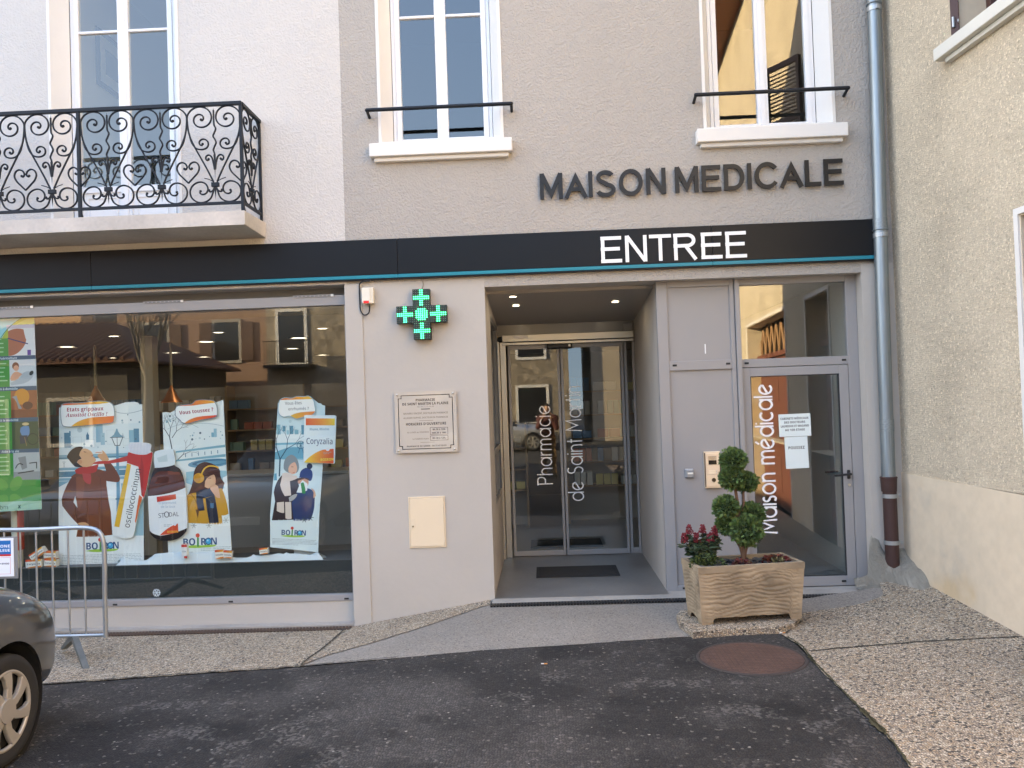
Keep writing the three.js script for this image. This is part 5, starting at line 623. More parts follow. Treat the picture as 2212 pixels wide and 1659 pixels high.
{ const tx = printed(128, 96, (x, W, H) => { RC(x, '#eeeae0', 0, 0, W, H); const g = x.createLinearGradient(0, 0, W, 0); g.addColorStop(0, '#df4a2c'); g.addColorStop(1, '#f0bd3a'); RC(x, g, 0, 0, W, 22); P(x, '#e58a30', [[0, 96], [60, 76, 128, 78], [128, 96]]); x.fillStyle = '#2b3f66'; textLine(x, 'Coryzalia', 64, 52, 26, '600', 'sans-serif', 110); });
  const tx2 = printed(64, 128, (x, W, H) => { RC(x, '#eeeae6', 0, 0, W, H); RC(x, '#cc3a2c', 0, 4, W, 22); RC(x, '#cc3a2c', 30, 108, 34, 20); x.fillStyle = '#5a6a78'; textLine(x, 'STODAL', 32, 66, 18, '', 'sans-serif', 50); });
  const side = std([.75, .72, .66], .6), red = std([.6, .15, .08], .6), mk = t => [side, side, red, side, std(0xffffff, .5, { map: t }), side];
  const list = [[-3.505, .49, -.215, .055, .135, .04, 0, tx2, 'white and red syrup box standing on the cloth'], [-3.165, .45, -.22, .082, .083, .04, .05, tx, 'left of two small cold remedy boxes side by side on the cloth'], [-3.085, .445, -.222, .082, .07, .04, -.1, tx, 'right of two small cold remedy boxes side by side on the cloth'], [-2.73, .47, -.218, .08, .055, .05, .08, tx, 'small cold remedy box in front of the display of the hugging pair'], [-5.02, .405, -.26, .155, .078, .06, .04, tx, 'lowest small remedy box behind the barrier bars'], [-4.985, .50, -.26, .155, .065, .06, .55, tx, 'tilted small remedy box on top of the box pile'], [-4.865, .405, -.28, .12, .075, .06, -.1, tx, 'lower remedy box beside the coat display'], [-4.868, .482, -.28, .12, .07, .06, -.05, tx, 'upper remedy box beside the coat display']];
  for (const [x, y, z, w, h, dp, r, t, lab] of list) { const b = tag(mesh('medicine_box', new THREE.BoxGeometry(w, h, dp), mk(t)), lab, 'box', 'medicine boxes in the window'); b.position.set(x, y, z); b.rotation.z = r; }
  { const sn = []; for (let k = 0; k < 6; k++) { const a = k * Math.PI / 3; sn.push(rod(V(0, 0, 0), V(.04 * Math.cos(a), .04 * Math.sin(a), 0), .0035, 5)); for (const s of [.5, -.5]) sn.push(rod(V(.024 * Math.cos(a), .024 * Math.sin(a), 0), V(.036 * Math.cos(a + s), .036 * Math.sin(a + s), 0), .003, 5)); } const o = tag(mesh('snowflake_sticker', sn.map(g => g.scale(1, 1, .15)), std([.6, .68, .7], .6)), 'small white snowflake sticker low on the shop glass', 'sticker'); o.position.set(-3.75, .115, -.118); }
  const tb = thing('display_tube', 'upright pale cardboard tube standing behind the barrier', 'tube', [-5.22, .365, -.3]); mesh('body', cyl(.05, .05, .72, 24).translate(0, .36, 0), std([.62, .58, .46], .6), tb); mesh('cap', cyl(.06, .06, .05, 24).translate(0, .745, 0), std([.68, .68, .66], .5), tb); mesh('red_band', cyl(.0505, .0505, .5, 24, 1, true).translate(.0, .42, -.001).scale(.3, 1, 1.0).translate(.037, 0, 0), std([.5, .08, .05], .5), tb); }

// ---------------------------------------------------------------- balcony railing
{ const r = thing('balcony_railing', 'black wrought iron balcony railing with scrolls and hearts', 'railing', [0, 0, 0]); const Z = .5, yb = 3.693, yt = 4.552, k = 1 / 876, ky = 1 / 912, xr = -2.59, xl = -7.45;
  const bar = (a, b, h, d) => rbx(a, b, -h / 2, h / 2, -d / 2, d / 2, .003);
  mesh('top_rail', [rbx(xl, xr + .012, yt, yt + .034, Z - .018, Z + .018, .005), rbx(xr - .018, xr + .018, yt, yt + .034, -.02, Z - .018, .005)], M.iron, r);
  mesh('bottom_rail', [rbx(xl, xr + .008, yb - .026, yb, Z - .011, Z + .011, .003), rbx(xr - .011, xr + .011, yb - .026, yb, -.02, Z - .011, .003)], M.iron, r);
  for (const x of [xr, -4.064, -5.54, -7.01]) mesh('post', [rbx(x - .014, x + .014, yb - .10, yt, Z - .014, Z + .014, .003), rod(V(x, yb - .02, Z), V(x + .01, yb - .12, Z - .03), .012, 6)], M.iron, r);
  mesh('post', rbx(xr - .012, xr + .012, yb - .08, yt, .0, .024, .003), M.iron, r);
  const bw = .0078; // half thickness of the scroll bars
  const bent = pts => { const c = new THREE.CatmullRomCurve3(pts.map(([a, b]) => V(a * k, (885 - b) * ky)), false, 'centripetal'); const n = pts.length * 5; const g = new THREE.TubeGeometry(c, n, bw, 6); return g.scale(1, 1, 1.15); };
  const spiral = (cx, cy, list) => list.map(([a, rad]) => [cx + rad * Math.cos(a * D2R), cy - rad * Math.sin(a * D2R)]);
  const ball = ([a, b], rad = 11) => new THREE.SphereGeometry(rad * k, 10, 8).translate(a * k, (885 - b) * ky, 0);
  const G = {}; // right-hand pieces, drawing units about the stem (x from the stem, y as measured)
  G.outer_scroll = [bent([[14, 720], [60, 620], [110, 520], [160, 420], [195, 330], ...spiral(108, 208, [[-10, 103], [20, 106], [50, 106], [80, 106], [110, 104], [140, 100], [170, 92], [200, 82], [230, 72], [260, 64], [290, 58], [320, 54], [350, 51], [380, 49], [410, 47], [440, 44], [470, 40], [500, 34], [530, 27], [560, 19], [580, 13]])]), ball([100, 208])];
  G.middle_scroll = [bent([[192, 345], [175, 400], [145, 440], [110, 452], ...spiral(92, 405, [[255, 46], [225, 47], [195, 46], [165, 44], [135, 41], [105, 38], [75, 35], [45, 31], [15, 27], [-15, 23], [-45, 18], [-80, 12]])]), ball([92, 407], 10)];
  G.lower_scroll = [bent([[8, 765], [30, 835], ...spiral(112, 790, [[225, 96], [250, 96], [275, 96], [300, 95], [330, 93], [0, 88].map((v, i) => i ? v : 360), [390, 82], [420, 76], [450, 72], [480, 66], [510, 58], [540, 50], [570, 42], [600, 34], [630, 27], [660, 20], [690, 13]])]), ball([118, 792], 10)];
  G.fleur_curl = [bent([[3, 620], [12, 560], [25, 515], [45, 500], [66, 510], [70, 530], [58, 545], [46, 536]]), ball([48, 533], 10)];
  G.leaf = [new THREE.TubeGeometry(new THREE.CatmullRomCurve3([V(8 * k, 150 * k), V(35 * k, 172 * k), V(85 * k, 190 * k)]), 8, .004, 5), bent([[8, 770], [25, 795], [45, 800], [55, 785]]), ball([50, 788], 10)];
  const stem = [bent([[0, 135], [0, 235]]), bent([[0, 235], [3, 260], [14, 285], [2, 320], [-8, 345], [6, 375], [14, 400], [0, 435], [-8, 460], [0, 490], [2, 520]]), new THREE.ConeGeometry(.011, .22, 8).rotateX(Math.PI).translate(0, (885 - 600) * ky, 0), new THREE.ConeGeometry(.009, .09, 8).translate(0, (885 - 150) * ky, 0), new THREE.ConeGeometry(.011, .12, 8).rotateX(Math.PI).translate(0, (885 - 815) * ky, 0)];
  G.heart = [bent([[0, 722], [-40, 680], [-75, 640], [-88, 600], [-75, 565], [-48, 552], [-20, 565], [-8, 592], [-20, 612], [-34, 606]]), ball([-30, 604], 10)];
  const G2 = Object.fromEntries(Object.entries(G).map(([n, l]) => [n, merge(l)])), stemG = merge(stem), colG = rbx(-.034, .034, (885 - 762) * ky, (885 - 726) * ky, -.014, .014, .004);
  const flip = n => { const g = G2[n].clone().scale(-1, 1, 1); const p = g.attributes.position; for (let i = 0; i < p.count; i += 3) for (const a of Object.values(g.attributes)) for (let c = 0; c < a.itemSize; c++) { const t = a.array[(i + 1) * a.itemSize + c]; a.array[(i + 1) * a.itemSize + c] = a.array[(i + 2) * a.itemSize + c]; a.array[(i + 2) * a.itemSize + c] = t; } return g; }; const GF = Object.fromEntries(Object.keys(G2).map(n => [n, flip(n)]));
  function motif(x, z, turn, sx = 1) { const q = group('scroll_panel', r); q.position.set(x, yb, z); q.rotation.y = turn; q.scale.x = sx; for (const n of ['outer_scroll', 'middle_scroll', 'lower_scroll', 'fleur_curl', 'leaf']) { mesh(n, G2[n], M.iron, q); mesh(n, GF[n], M.iron, q); } mesh('stem', stemG, M.iron, q); mesh('collar', colG, M.iron, q); }
  function heart(x, z, turn, sx = 1) { const q = group('heart', r); q.position.set(x, yb, z); q.rotation.y = turn; q.scale.x = sx; mesh('heart_scroll', G2.heart, M.iron, q); mesh('heart_scroll', GF.heart, M.iron, q); }
  for (const x of [-2.834, -3.318, -3.803, -4.316, -4.80, -5.285, -5.79, -6.27]) motif(x, Z, 0);
  for (const x of [-3.076, -3.56, -4.064, -4.558, -5.04, -5.54, -6.03]) heart(x, Z, 0);
  const hh = group('heart', r); hh.position.set(xr - .012, yb, Z); mesh('heart_scroll', G2.heart, M.iron, hh);
  motif(xr, .25, Math.PI / 2, .98); const h2 = group('heart', r); h2.position.set(xr, yb, Z - .012); h2.rotation.y = Math.PI / 2; mesh('heart_scroll', GF.heart, M.iron, h2);
}

// ---------------------------------------------------------------- crowd barrier with parking notice
{ const b = thing('crowd_barrier', 'galvanised steel crowd barrier in front of the shop window', 'barrier', [-3.655, 0, 1.0]); const L = 2.2, yb = .022, yt = .905, R = .019, r = .10;
  const pts = [V(0, yb - .02, 0), V(0, .3, 0), V(0, yt - r * 1.3, 0), V(-.02, yt - r * .55, 0), V(-r * .55, yt - .02, 0), V(-r * 1.3, yt, 0), V(-.6, yt, 0), V(-L + .2, yt, 0), V(-L + .06, yt - .05, 0), V(-L, yt - .16, 0), V(-L, .3, 0), V(-L, yb - .02, 0)];
  mesh('frame_tube', new THREE.TubeGeometry(new THREE.CatmullRomCurve3(pts, false, 'centripetal'), 110, R, 12), M.galv, b); mesh('bottom_rail', rod(V(-L, yb, 0), V(0, yb, 0), .015, 12), M.galv, b);
  for (let i = 0; i < 15; i++) { const x = -.165 - i * .1345; mesh('bar', rod(V(x, yb, 0), V(x, yt - .005, 0), .0085, 8), M.galv, b); }
  for (const x of [-.265, -L + .265]) { const y0 = gh(-3.655 + x, 1.3) - .001; mesh('foot', [muv(new THREE.ExtrudeGeometry(shape([[-.42, y0 + .012], [-.42, y0], [-.38, y0], [0, yb - .035], [.38, y0], [.42, y0], [.42, y0 + .012], [.05, yb - .0], [-.05, yb - .0]]), { depth: .045, bevelEnabled: false }).rotateY(-Math.PI / 2).translate(.022, 0, 0).rotateY(.72).translate(x, 0, 0))], std([.22, .215, .19], .55, { metalness: .5, map: T.zincC }), b); }
  const t = printed(300, 420, (x, W, H) => { RC(x, '#f2f2f4', 0, 0, W, H); RC(x, '#2f6fb4', 12, 26, W - 34, 150); RC(x, '#cf3f3a', 12, 176, W - 34, 22); x.fillStyle = '#f4f6fa'; textLine(x, 'ZONE', 222, 88, 42, 'bold', 'sans-serif', 104); textLine(x, 'BLEUE', 220, 134, 42, 'bold', 'sans-serif', 104); x.strokeStyle = '#d99'; x.lineWidth = 3; x.strokeRect(16, 212, W - 44, 180); x.fillStyle = '#445'; textLine(x, '9H00 à 19H00', 180, 280, 26, 'bold'); });
  const s = thing('parking_notice', 'ZONE BLEUE parking notice fixed to the crowd barrier', 'sign', [-4.53, .70, 1.03]); mesh('backing_plate', rbx(-.185, .165, -.19, .155, -.012, -.004, .003), std([.3, .29, .28], .5, { metalness: .4 }), s); mesh('notice', sheetGeo(-.18, .135, -.17, .145, 0, .003), printMats(t, [.7, .7, .7], .25), s);
}
// ---------------------------------------------------------------- planter on its slab
{ const g = muv(new THREE.ExtrudeGeometry(shape([[1.05, -.85], [1.10, -.72], [1.98, -.66], [2.02, -.95], [1.9, -1.19], [1.765, -1.275], [1.40, -1.30], [1.09, -1.355], [1.035, -1.06]]), { depth: .075, bevelEnabled: true, bevelSize: .004, bevelThickness: .004, bevelSegments: 1 }).rotateX(-Math.PI / 2).translate(0, -.045, 0)); structure('pebble_slab', g, M.pebble); }
const planter = thing('stone_planter', 'rectangular cast stone planter with rippled bark-like sides', 'planter', [1.565, .034, .965]); planter.rotation.y = 8 * D2R;
{ const H = .455, wb = .405, wt = .432, db = .175, dt = .215, th = .035; const pos = [], uv = [], idx = [];
  const ripple = (a, y) => { const w = fbm(a * .35 + .1, y * .5 + .2, 8, 4, 33), ph = y * 27 + 4.2 * w + .6 * Math.sin(a * 9); const s = Math.sin(ph * 2 * Math.PI / 1.55); return .0085 * (1 - Math.pow(Math.abs(s), .5) * 1.0) * -1.6 + .010 * fbm(a * .9, y * 1.1, 8, 4, 44); };
  const side = (len, n, place, feet) => { const m = 46, base = pos.length / 3; for (let i = 0; i <= n; i++) for (let j = 0; j <= m; j++) { const u = i / n, yb = feet ? .05 * sm(.1, .135, u) * (1 - sm(.865, .9, u)) : .04 * sm(.2, .3, u) * (1 - sm(.7, .8, u)), y = yb + (H - yb) * j / m, a = (u - .5) * len; const e = Math.min(1, u * 14, (1 - u) * 14, (H - y) * 22); const p = place(u, y / H, ripple(a + len * 3, y) * e); pos.push(p.x, y, p.z); uv.push(a + len * 2, y); } for (let i = 0; i < n; i++) for (let j = 0; j < m; j++) { const p = base + i * (m + 1) + j; idx.push(p, p + m + 1, p + 1, p + 1, p + m + 1, p + m + 2); } };
  const W = t => wb + (wt - wb) * t, Dp = t => db + (dt - db) * t;
  side(2 * wt, 90, (u, t, d) => V((2 * u - 1) * W(t), 0, Dp(t) + d), true); side(2 * wt, 90, (u, t, d) => V((1 - 2 * u) * W(t), 0, -Dp(t) - d), true); side(2 * dt, 44, (u, t, d) => V(-W(t) - d, 0, (2 * u - 1) * Dp(t)), false); side(2 * dt, 44, (u, t, d) => V(W(t) + d, 0, (1 - 2 * u) * Dp(t)), false);
  const g = new THREE.BufferGeometry(); g.setAttribute('position', new THREE.BufferAttribute(new Float32Array(pos), 3)); g.setAttribute('uv', new THREE.BufferAttribute(new Float32Array(uv), 2)); g.setIndex(idx); g.computeVertexNormals();
  const rim = slab(rect(-wt, wt, -dt, dt), [rect(-wt + th, wt - th, -dt + th, dt - th)], 0, .05).rotateX(-Math.PI / 2).translate(0, H - .049, 0); const bottom = bx(-wb + .01, wb - .01, .055, .08, -db + .01, db - .01);
  mesh('trough', [g, rim, bottom], std([.80, .76, .70], .92, { map: T.stoneC, bumpMap: T.smooth, bumpScale: .006 }), planter);
  mesh('soil', bx(-wt + th - .01, wt - th + .01, .35, .405, -dt + th - .01, dt - th + .01), std([.03, .025, .02], 1), planter);
  const sl = [0, 1, 2, 3].map(k => { const s = new THREE.IcosahedronGeometry(.034, 1), p = s.attributes.position; for (let i = 0; i < p.count; i++) { const f = .75 + .5 * hash2(Math.round(p.getX(i) * 999), Math.round(p.getZ(i) * 999 + p.getY(i) * 777), k); p.setXYZ(i, p.getX(i) * f * 1.25, p.getY(i) * .32, p.getZ(i) * f); } s.computeVertexNormals(); return s; }), sm_ = [[.075, .08, .09], [.10, .105, .11], [.05, .055, .062]].map(c => std(c, .6));
  for (let i = 0; i < 90; i++) { const m = mesh('slate_chip', sl[i % 4], sm_[i % 3], planter); m.position.set(rr(-.38, .38), .412 + rr(0, .022), rr(-.165, .165)); m.rotation.set(rr(-.5, .5), rr(0, 6), rr(-.5, .5)); }
}
// ---------------------------------------------------------------- plants
function leafy(n, at, blade, cols) { // many small blades merged; at() gives [pos, dir, size]; vertex colours vary from leaf to leaf
  const pos = [], nor = [], col = [], up = V(0, 1, 0);
  for (let i = 0; i < n; i++) { const [p, d, s] = at(i), q = new THREE.Quaternion().setFromUnitVectors(up, d), sp = new THREE.Quaternion().setFromAxisAngle(d, rr(0, 6.28)); const c0 = cols[Math.floor(rnd() * cols.length)], f = rr(.75, 1.25);
    for (const t of blade) { const v = t.map(([x, y, z]) => V(x * s, y * s, z * s).applyQuaternion(q).applyQuaternion(sp).add(p)), nn = v[1].clone().sub(v[0]).cross(v[2].clone().sub(v[0])).normalize(); for (const w of v) { pos.push(w.x, w.y, w.z); nor.push(nn.x, nn.y, nn.z); col.push(c0[0] * f, c0[1] * f, c0[2] * f); } } }
  const g = new THREE.BufferGeometry(); g.setAttribute('position', new THREE.BufferAttribute(new Float32Array(pos), 3)); g.setAttribute('normal', new THREE.BufferAttribute(new Float32Array(nor), 3)); g.setAttribute('color', new THREE.BufferAttribute(new Float32Array(col), 3)); return g;
}
const leafMat = new THREE.MeshPhysicalMaterial({ vertexColors: true, roughness: .75, side: THREE.DoubleSide, transmission: .2, thickness: 0 });
const sprig = []; for (const [a, l] of [[0, 1], [.5, .85], [-.5, .85], [.95, .6], [-.95, .6], [.25, .95], [-.28, .9]]) { const s = Math.sin(a), c = Math.cos(a), w = .09; sprig.push([[0, 0, 0], [s * l * .6 + c * w, c * l * .6 - s * w, .06], [s * l, c * l, .1 * a]], [[0, 0, 0], [s * l, c * l, .1 * a], [s * l * .6 - c * w, c * l * .6 + s * w, -.06]]); }
{ const t = thing('topiary_tree', 'cloud-pruned conifer with seven green pompoms in the planter', 'tree', [1.585, .44, .95]); const bark = std([.20, .115, .07], .85, { map: T.concrete });
  const O = (x, y, z = 0) => V(x - 1.585, y - .44, z);
  mesh('trunk', [new THREE.TubeGeometry(new THREE.CatmullRomCurve3([O(1.585, .42), O(1.588, .55, .01), O(1.59, .66, .01), O(1.575, .78), O(1.566, .86)]), 16, .02, 8), tube([O(1.566, .84), O(1.556, .94), O(1.545, 1.04), O(1.53, 1.16), O(1.534, 1.28)], .0125, 16, 8), tube([O(1.566, .85), O(1.592, .88), O(1.604, .95), O(1.608, 1.04), O(1.635, 1.1)], .010, 16, 8), tube([O(1.585, .5), O(1.558, .6, .01), O(1.50, .70, .0), O(1.466, .77, -.02)], .013, 14, 8), tube([O(1.588, .5, .01), O(1.605, .6, .04), O(1.61, .7, .07)], .013, 12, 8), tube([O(1.568, .82), O(1.52, .87), O(1.465, .92)], .009, 10, 8), tube([O(1.572, .8), O(1.62, .83), O(1.67, .855)], .009, 10, 8)], bark, t);
  for (const [x, y, z, r] of [[1.536, 1.29, 0, .108], [1.52, 1.15, .02, .104], [1.638, 1.115, .0, .09], [1.463, .915, .0, .104], [1.674, .85, -.02, .102], [1.47, .765, -.04, .092], [1.60, .735, .07, .132]]) {
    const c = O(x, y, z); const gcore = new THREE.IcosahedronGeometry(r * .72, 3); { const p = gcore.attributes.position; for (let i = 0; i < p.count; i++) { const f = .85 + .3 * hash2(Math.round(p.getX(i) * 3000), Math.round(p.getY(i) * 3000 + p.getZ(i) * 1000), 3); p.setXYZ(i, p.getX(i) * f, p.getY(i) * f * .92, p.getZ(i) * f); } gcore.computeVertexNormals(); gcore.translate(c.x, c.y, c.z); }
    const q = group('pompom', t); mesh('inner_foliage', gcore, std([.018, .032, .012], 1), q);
    mesh('foliage', leafy(1300, () => { const a = rr(0, 6.283), h = rr(-1, 1), s = Math.sqrt(1 - h * h), d = V(s * Math.cos(a), h, s * Math.sin(a)); const p = d.clone().multiplyScalar(r * (rr(.5, .92) + (rnd() < .06 ? .12 : 0)) * (.93 + .16 * hash2(Math.floor(a * 2), Math.floor(h * 3) + 9, 7))); p.y *= .9; p.add(c); const dir = d.clone().add(V(rr(-.5, .5), rr(-.35, .65), rr(-.5, .5))).normalize(); return [p, dir, r * rr(.2, .36)]; }, sprig, [[.105, .18, .04], [.135, .22, .05], [.07, .13, .032], [.17, .24, .06], [.085, .15, .05]]), leafMat, q);
  } }
const oval = [[[0, 0, 0], [.17, .3, .04], [.2, .6, .03]], [[0, 0, 0], [.2, .6, .03], [0, 1, -.08]], [[0, 0, 0], [0, 1, -.08], [-.2, .6, .03]], [[0, 0, 0], [-.2, .6, .03], [-.17, .3, .04]]];
{ const t = thing('red_flowering_shrub', 'dark leaved shrub with crimson flower heads at left of the planter', 'shrub', [1.255, .44, .97]); const O = (x, y, z = 0) => V(x - 1.255, y - .44, z); const heads = [[1.15, .752, .02], [1.262, .748, .0], [1.352, .735, .02], [1.105, .69, .05], [1.20, .69, .06], [1.31, .69, .05], [1.365, .70, -.03]];
  mesh('stems', heads.map(([x, y, z]) => tube([O(1.25, .42), O(.5 * (1.25 + x), .56, z * .6), O(x, y - .02, z)], .004, 10, 5)), std([.07, .05, .03], .8), t).userData.kind = 'stuff';
  mesh('leaves', leafy(420, i => { const h = heads[i % 7], k = rr(.25, 1.0), p = O(1.25 + (h[0] - 1.25) * k + rr(-.03, .03), .47 + (h[1] - .05 - .47) * k + rr(-.02, .02), h[2] * k + rr(-.05, .06)); const a = rr(0, 6.28); return [p, V(Math.cos(a), rr(-.35, .45), Math.sin(a)).normalize(), rr(.05, .085)]; }, oval, [[.018, .042, .014], [.03, .06, .02], [.022, .05, .02], [.045, .06, .02]]), leafMat, t).userData.kind = 'stuff';
  const bud = new THREE.IcosahedronGeometry(.0062, 0); for (const [x, y, z] of heads) { const l = []; for (let i = 0; i < 90; i++) { const a = rr(0, 6.28), h = rnd(), s = .038 * (1 - h * .6) * Math.sqrt(rnd()); l.push(bud.clone().scale(rr(.6, 1.3), rr(.7, 1.3), rr(.6, 1.3)).translate(...O(x, y, z).add(V(s * Math.cos(a), (h - .5) * .075, s * Math.sin(a))).toArray())); } mesh('flower_head', l, std([.15, .010, .018], .7), t); } }
{ const t = thing('low_green_shrub', 'low round-leaved green shrub in the left front of the planter', 'shrub', [1.27, .44, 1.05]); const cl = [[0, .05, 0], [-.07, .04, .02], [.08, .035, .03], [.02, .08, -.02], [-.03, .075, .03]];
  mesh('stems', cl.map(([x, y, z]) => tube([V(0, -.03, 0), V(x * .5, y * .5, z * .5), V(x, y, z)], .003, 6, 5)), std([.08, .06, .03], .8), t); mesh('leaves', leafy(900, i => { const c = cl[i % 5], a = rr(0, 6.28), h = rr(-.6, 1), s = Math.sqrt(1 - h * h) * .06 * rr(.6, 1.05); return [V(c[0] + s * Math.cos(a), c[1] + h * .05, c[2] + s * Math.sin(a)), V(Math.cos(a), rr(-.1, .9), Math.sin(a)).normalize(), rr(.016, .026)]; }, oval.map(t => t.map(([x, y, z]) => [x * 1.9, y, z])), [[.08, .12, .025], [.10, .14, .03], [.05, .085, .02]]), leafMat, t).userData.kind = 'stuff'; }
for (const [x, z, n, w, lab] of [[1.545, 1.08, 160, .06, 'small red-leaved plant at the front middle of the planter'], [1.855, .93, 420, .10, 'broad red-leaved plant at the right end of the planter']]) { const t = thing('red_leaf_plant', lab, 'plant', [x, .445, z], 'red-leaved plants in the planter'); mesh('crown', rod(V(0, -.03, 0), V(0, .02, 0), .008), std([.06, .03, .02], .9), t); mesh('leaves', leafy(n, () => { const a = rr(0, 6.28), r = w * Math.sqrt(rnd()); return [V(r * Math.cos(a), rr(0, .04) + (.1 - r) * .25, r * Math.sin(a) * .7), V(Math.cos(a), rr(.0, .8), Math.sin(a)).normalize(), rr(.02, .04)]; }, oval.map(t => t.map(([x, y, z]) => [x * 1.8, y, z])), [[.16, .02, .018], [.10, .018, .015], [.20, .05, .02], [.09, .05, .02]]), leafMat, t).userData.kind = 'stuff'; }
{ const t = thing('variegated_plant', 'small cream and green plant among the red leaves', 'plant', [1.845, .45, 1.0]); mesh('crown', rod(V(0, -.03, 0), V(0, .015, 0), .006), std([.06, .05, .03], .9), t); mesh('leaves', leafy(150, () => { const a = rr(0, 6.28), r = .035 * Math.sqrt(rnd()); return [V(r * Math.cos(a), rr(0, .05), r * Math.sin(a)), V(Math.cos(a), rr(.2, 1), Math.sin(a)).normalize(), rr(.018, .03)]; }, oval, [[.30, .27, .12], [.16, .16, .06], [.22, .2, .1]]), leafMat, t).userData.kind = 'stuff'; }

// ---------------------------------------------------------------- cars
function makeCar(name, label, paint, grp) {
  const t = thing(name, label, 'car', [0, 0, 0], grp); const K = [[0, .44, .30, .60], [.012, .61, .24, .70], [.03, .705, .22, .80], [.06, .77, .2, .885], [.1, .81, .2, .945], [.16, .832, .2, .985], [.24, .84, .2, 1.01], [.32, .84, .2, 1.02], [.5, .845, .2, 1.02], [.75, .845, .2, 1.02], [.9, .825, .22, 1.03], [.96, .78, .26, 1.0], [.985, .70, .30, .95], [1, .55, .36, .85]];
  const L = 4.05, seg = 64, ns = 60, pos = [], idx = []; const at = s => { let i = 1; while (i < K.length - 1 && K[i][0] < s) i++; const f = (s - K[i - 1][0]) / (K[i][0] - K[i - 1][0]); return [1, 2, 3].map(k => K[i - 1][k] + (K[i][k] - K[i - 1][k]) * f); };
  const ss = []; for (let i = 0; i <= ns; i++) { const u = i / ns; ss.push(u < .3 ? u * u / .3 * .62 : .186 + (u - .3) / .7 * .814); }
  for (const s of ss) { const [w, b, tp] = at(s), my = (b + tp) / 2, hh = (tp - b) / 2; for (let j = 0; j < seg; j++) { const a = j / seg * 2 * Math.PI, c = Math.cos(a), q = Math.sin(a), n = 2 / 4.2; let x = w * Math.sign(c) * Math.pow(Math.abs(c), n), y = my + hh * Math.sign(q) * Math.pow(Math.abs(q), q > 0 ? .62 : .4); if (y < .5) x *= 1 - .10 * Math.pow((.5 - y) / .3, 2); pos.push(x, y, -L / 2 + L * s); } }
  for (let i = 0; i < ss.length - 1; i++) for (let j = 0; j < seg; j++) { const p = i * seg + j, q = i * seg + (j + 1) % seg; idx.push(p, q, p + seg, q, q + seg, p + seg); } const c0 = pos.length / 3; { const [, b, tp] = at(0); pos.push(0, (b + tp) / 2, -L / 2 - .01); } const c1 = pos.length / 3; { const [, b, tp] = at(1); pos.push(0, (b + tp) / 2, L / 2 + .01); } for (let j = 0; j < seg; j++) { const q = (j + 1) % seg; idx.push(c0, q, j, c1, (ss.length - 1) * seg + j, (ss.length - 1) * seg + q); }
  let g = new THREE.BufferGeometry(); g.setAttribute('position', new THREE.BufferAttribute(new Float32Array(pos), 3)); g.setIndex(idx); g.computeVertexNormals(); g.setAttribute('uv', new THREE.BufferAttribute(new Float32Array(pos.length / 3 * 2), 2));
  const ev = new Evaluator(); ev.attributes = ['position', 'normal', 'uv']; ev.useGroups = false; let br = new Brush(g); br.updateMatrixWorld(); const axf = -L / 2 + .79, axr = L / 2 - .68, wr = .31, wy = .31;
  for (const z of [axf, axr]) for (const s of [-1, 1]) { const c = new Brush(new THREE.CylinderGeometry(.365, .365, .44, 40).rotateZ(Math.PI / 2).translate(s * .78, wy + .01, z)); c.updateMatrixWorld(); br = ev.evaluate(br, c, SUBTRACTION); br.updateMatrixWorld(); }
  mesh('body', br.geometry, paint, t); const dk = std([.012, .012, .012], .7), glassD = phys([.015, .018, .02], { roughness: .05 });
  for (const z of [axf, axr]) for (const s of [-1, 1]) mesh('arch_liner', [new THREE.CylinderGeometry(.362, .362, .40, 32, 1, true, 0, Math.PI * 2).rotateZ(Math.PI / 2).translate(s * .60, wy + .01, z), new THREE.CircleGeometry(.36, 32).rotateY(Math.PI / 2).translate(s * .44, wy + .01, z)], std([.012, .012, .012], .8, { side: THREE.DoubleSide }), t);
  // cabin
  const prof = [[-.62, 1.0], [-.02, 1.42], [.45, 1.49], [1.1, 1.46], [1.62, 1.3], [1.86, 1.0]]; const cab = new THREE.ExtrudeGeometry(shape(prof), { depth: 1.18, bevelEnabled: true, bevelSize: .08, bevelThickness: .08, bevelSegments: 3, steps: 1 }).rotateY(-Math.PI / 2).translate(.59, -.06, 0); { const p = cab.attributes.position; for (let i = 0; i < p.count; i++) { const y = p.getY(i); p.setX(i, p.getX(i) * (1.13 - .32 * clamp((y - .95) / .5))); } cab.computeVertexNormals(); } mesh('cabin_glass', cab, glassD, t);
  mesh('roof', new RoundedBoxGeometry(1.12, .06, 1.35, 4, .03).translate(0, 1.465, .62), paint, t);
  for (const s of [-1, 1]) { mesh('headlight', [new THREE.SphereGeometry(1, 24, 16).scale(.10, .075, .22).rotateY(s * .62).translate(s * .60, .70, -L / 2 + .235)], phys([.07, .07, .068], { roughness: .1, clearcoat: 1 }), t); mesh('tail_lamp', new THREE.SphereGeometry(1, 16, 12).scale(.09, .16, .1).translate(s * .70, .85, L / 2 - .12), phys([.3, .01, .01], { roughness: .2 }), t); mesh('door_mirror', [new RoundedBoxGeometry(.18, .12, .1, 3, .04).translate(s * .92, 1.05, -.45), rod(V(s * .8, 1.0, -.44), V(s * .9, 1.03, -.44), .02)], paint, t); }
  mesh('grille', rbx(-.32, .32, .36, .5, -L / 2 - .02, -L / 2 + .1, .02), dk, t); mesh('number_plate', rbx(-.26, .26, .5, .6, -L / 2 - .025, -L / 2 + .06, .004), std([.75, .75, .72], .5), t); mesh('bumper_seam', [tube([V(.80, .60, axf - .33), V(.765, .66, axf - .45), V(.70, .72, axf - .53)], .003, 12, 5)], dk, t);
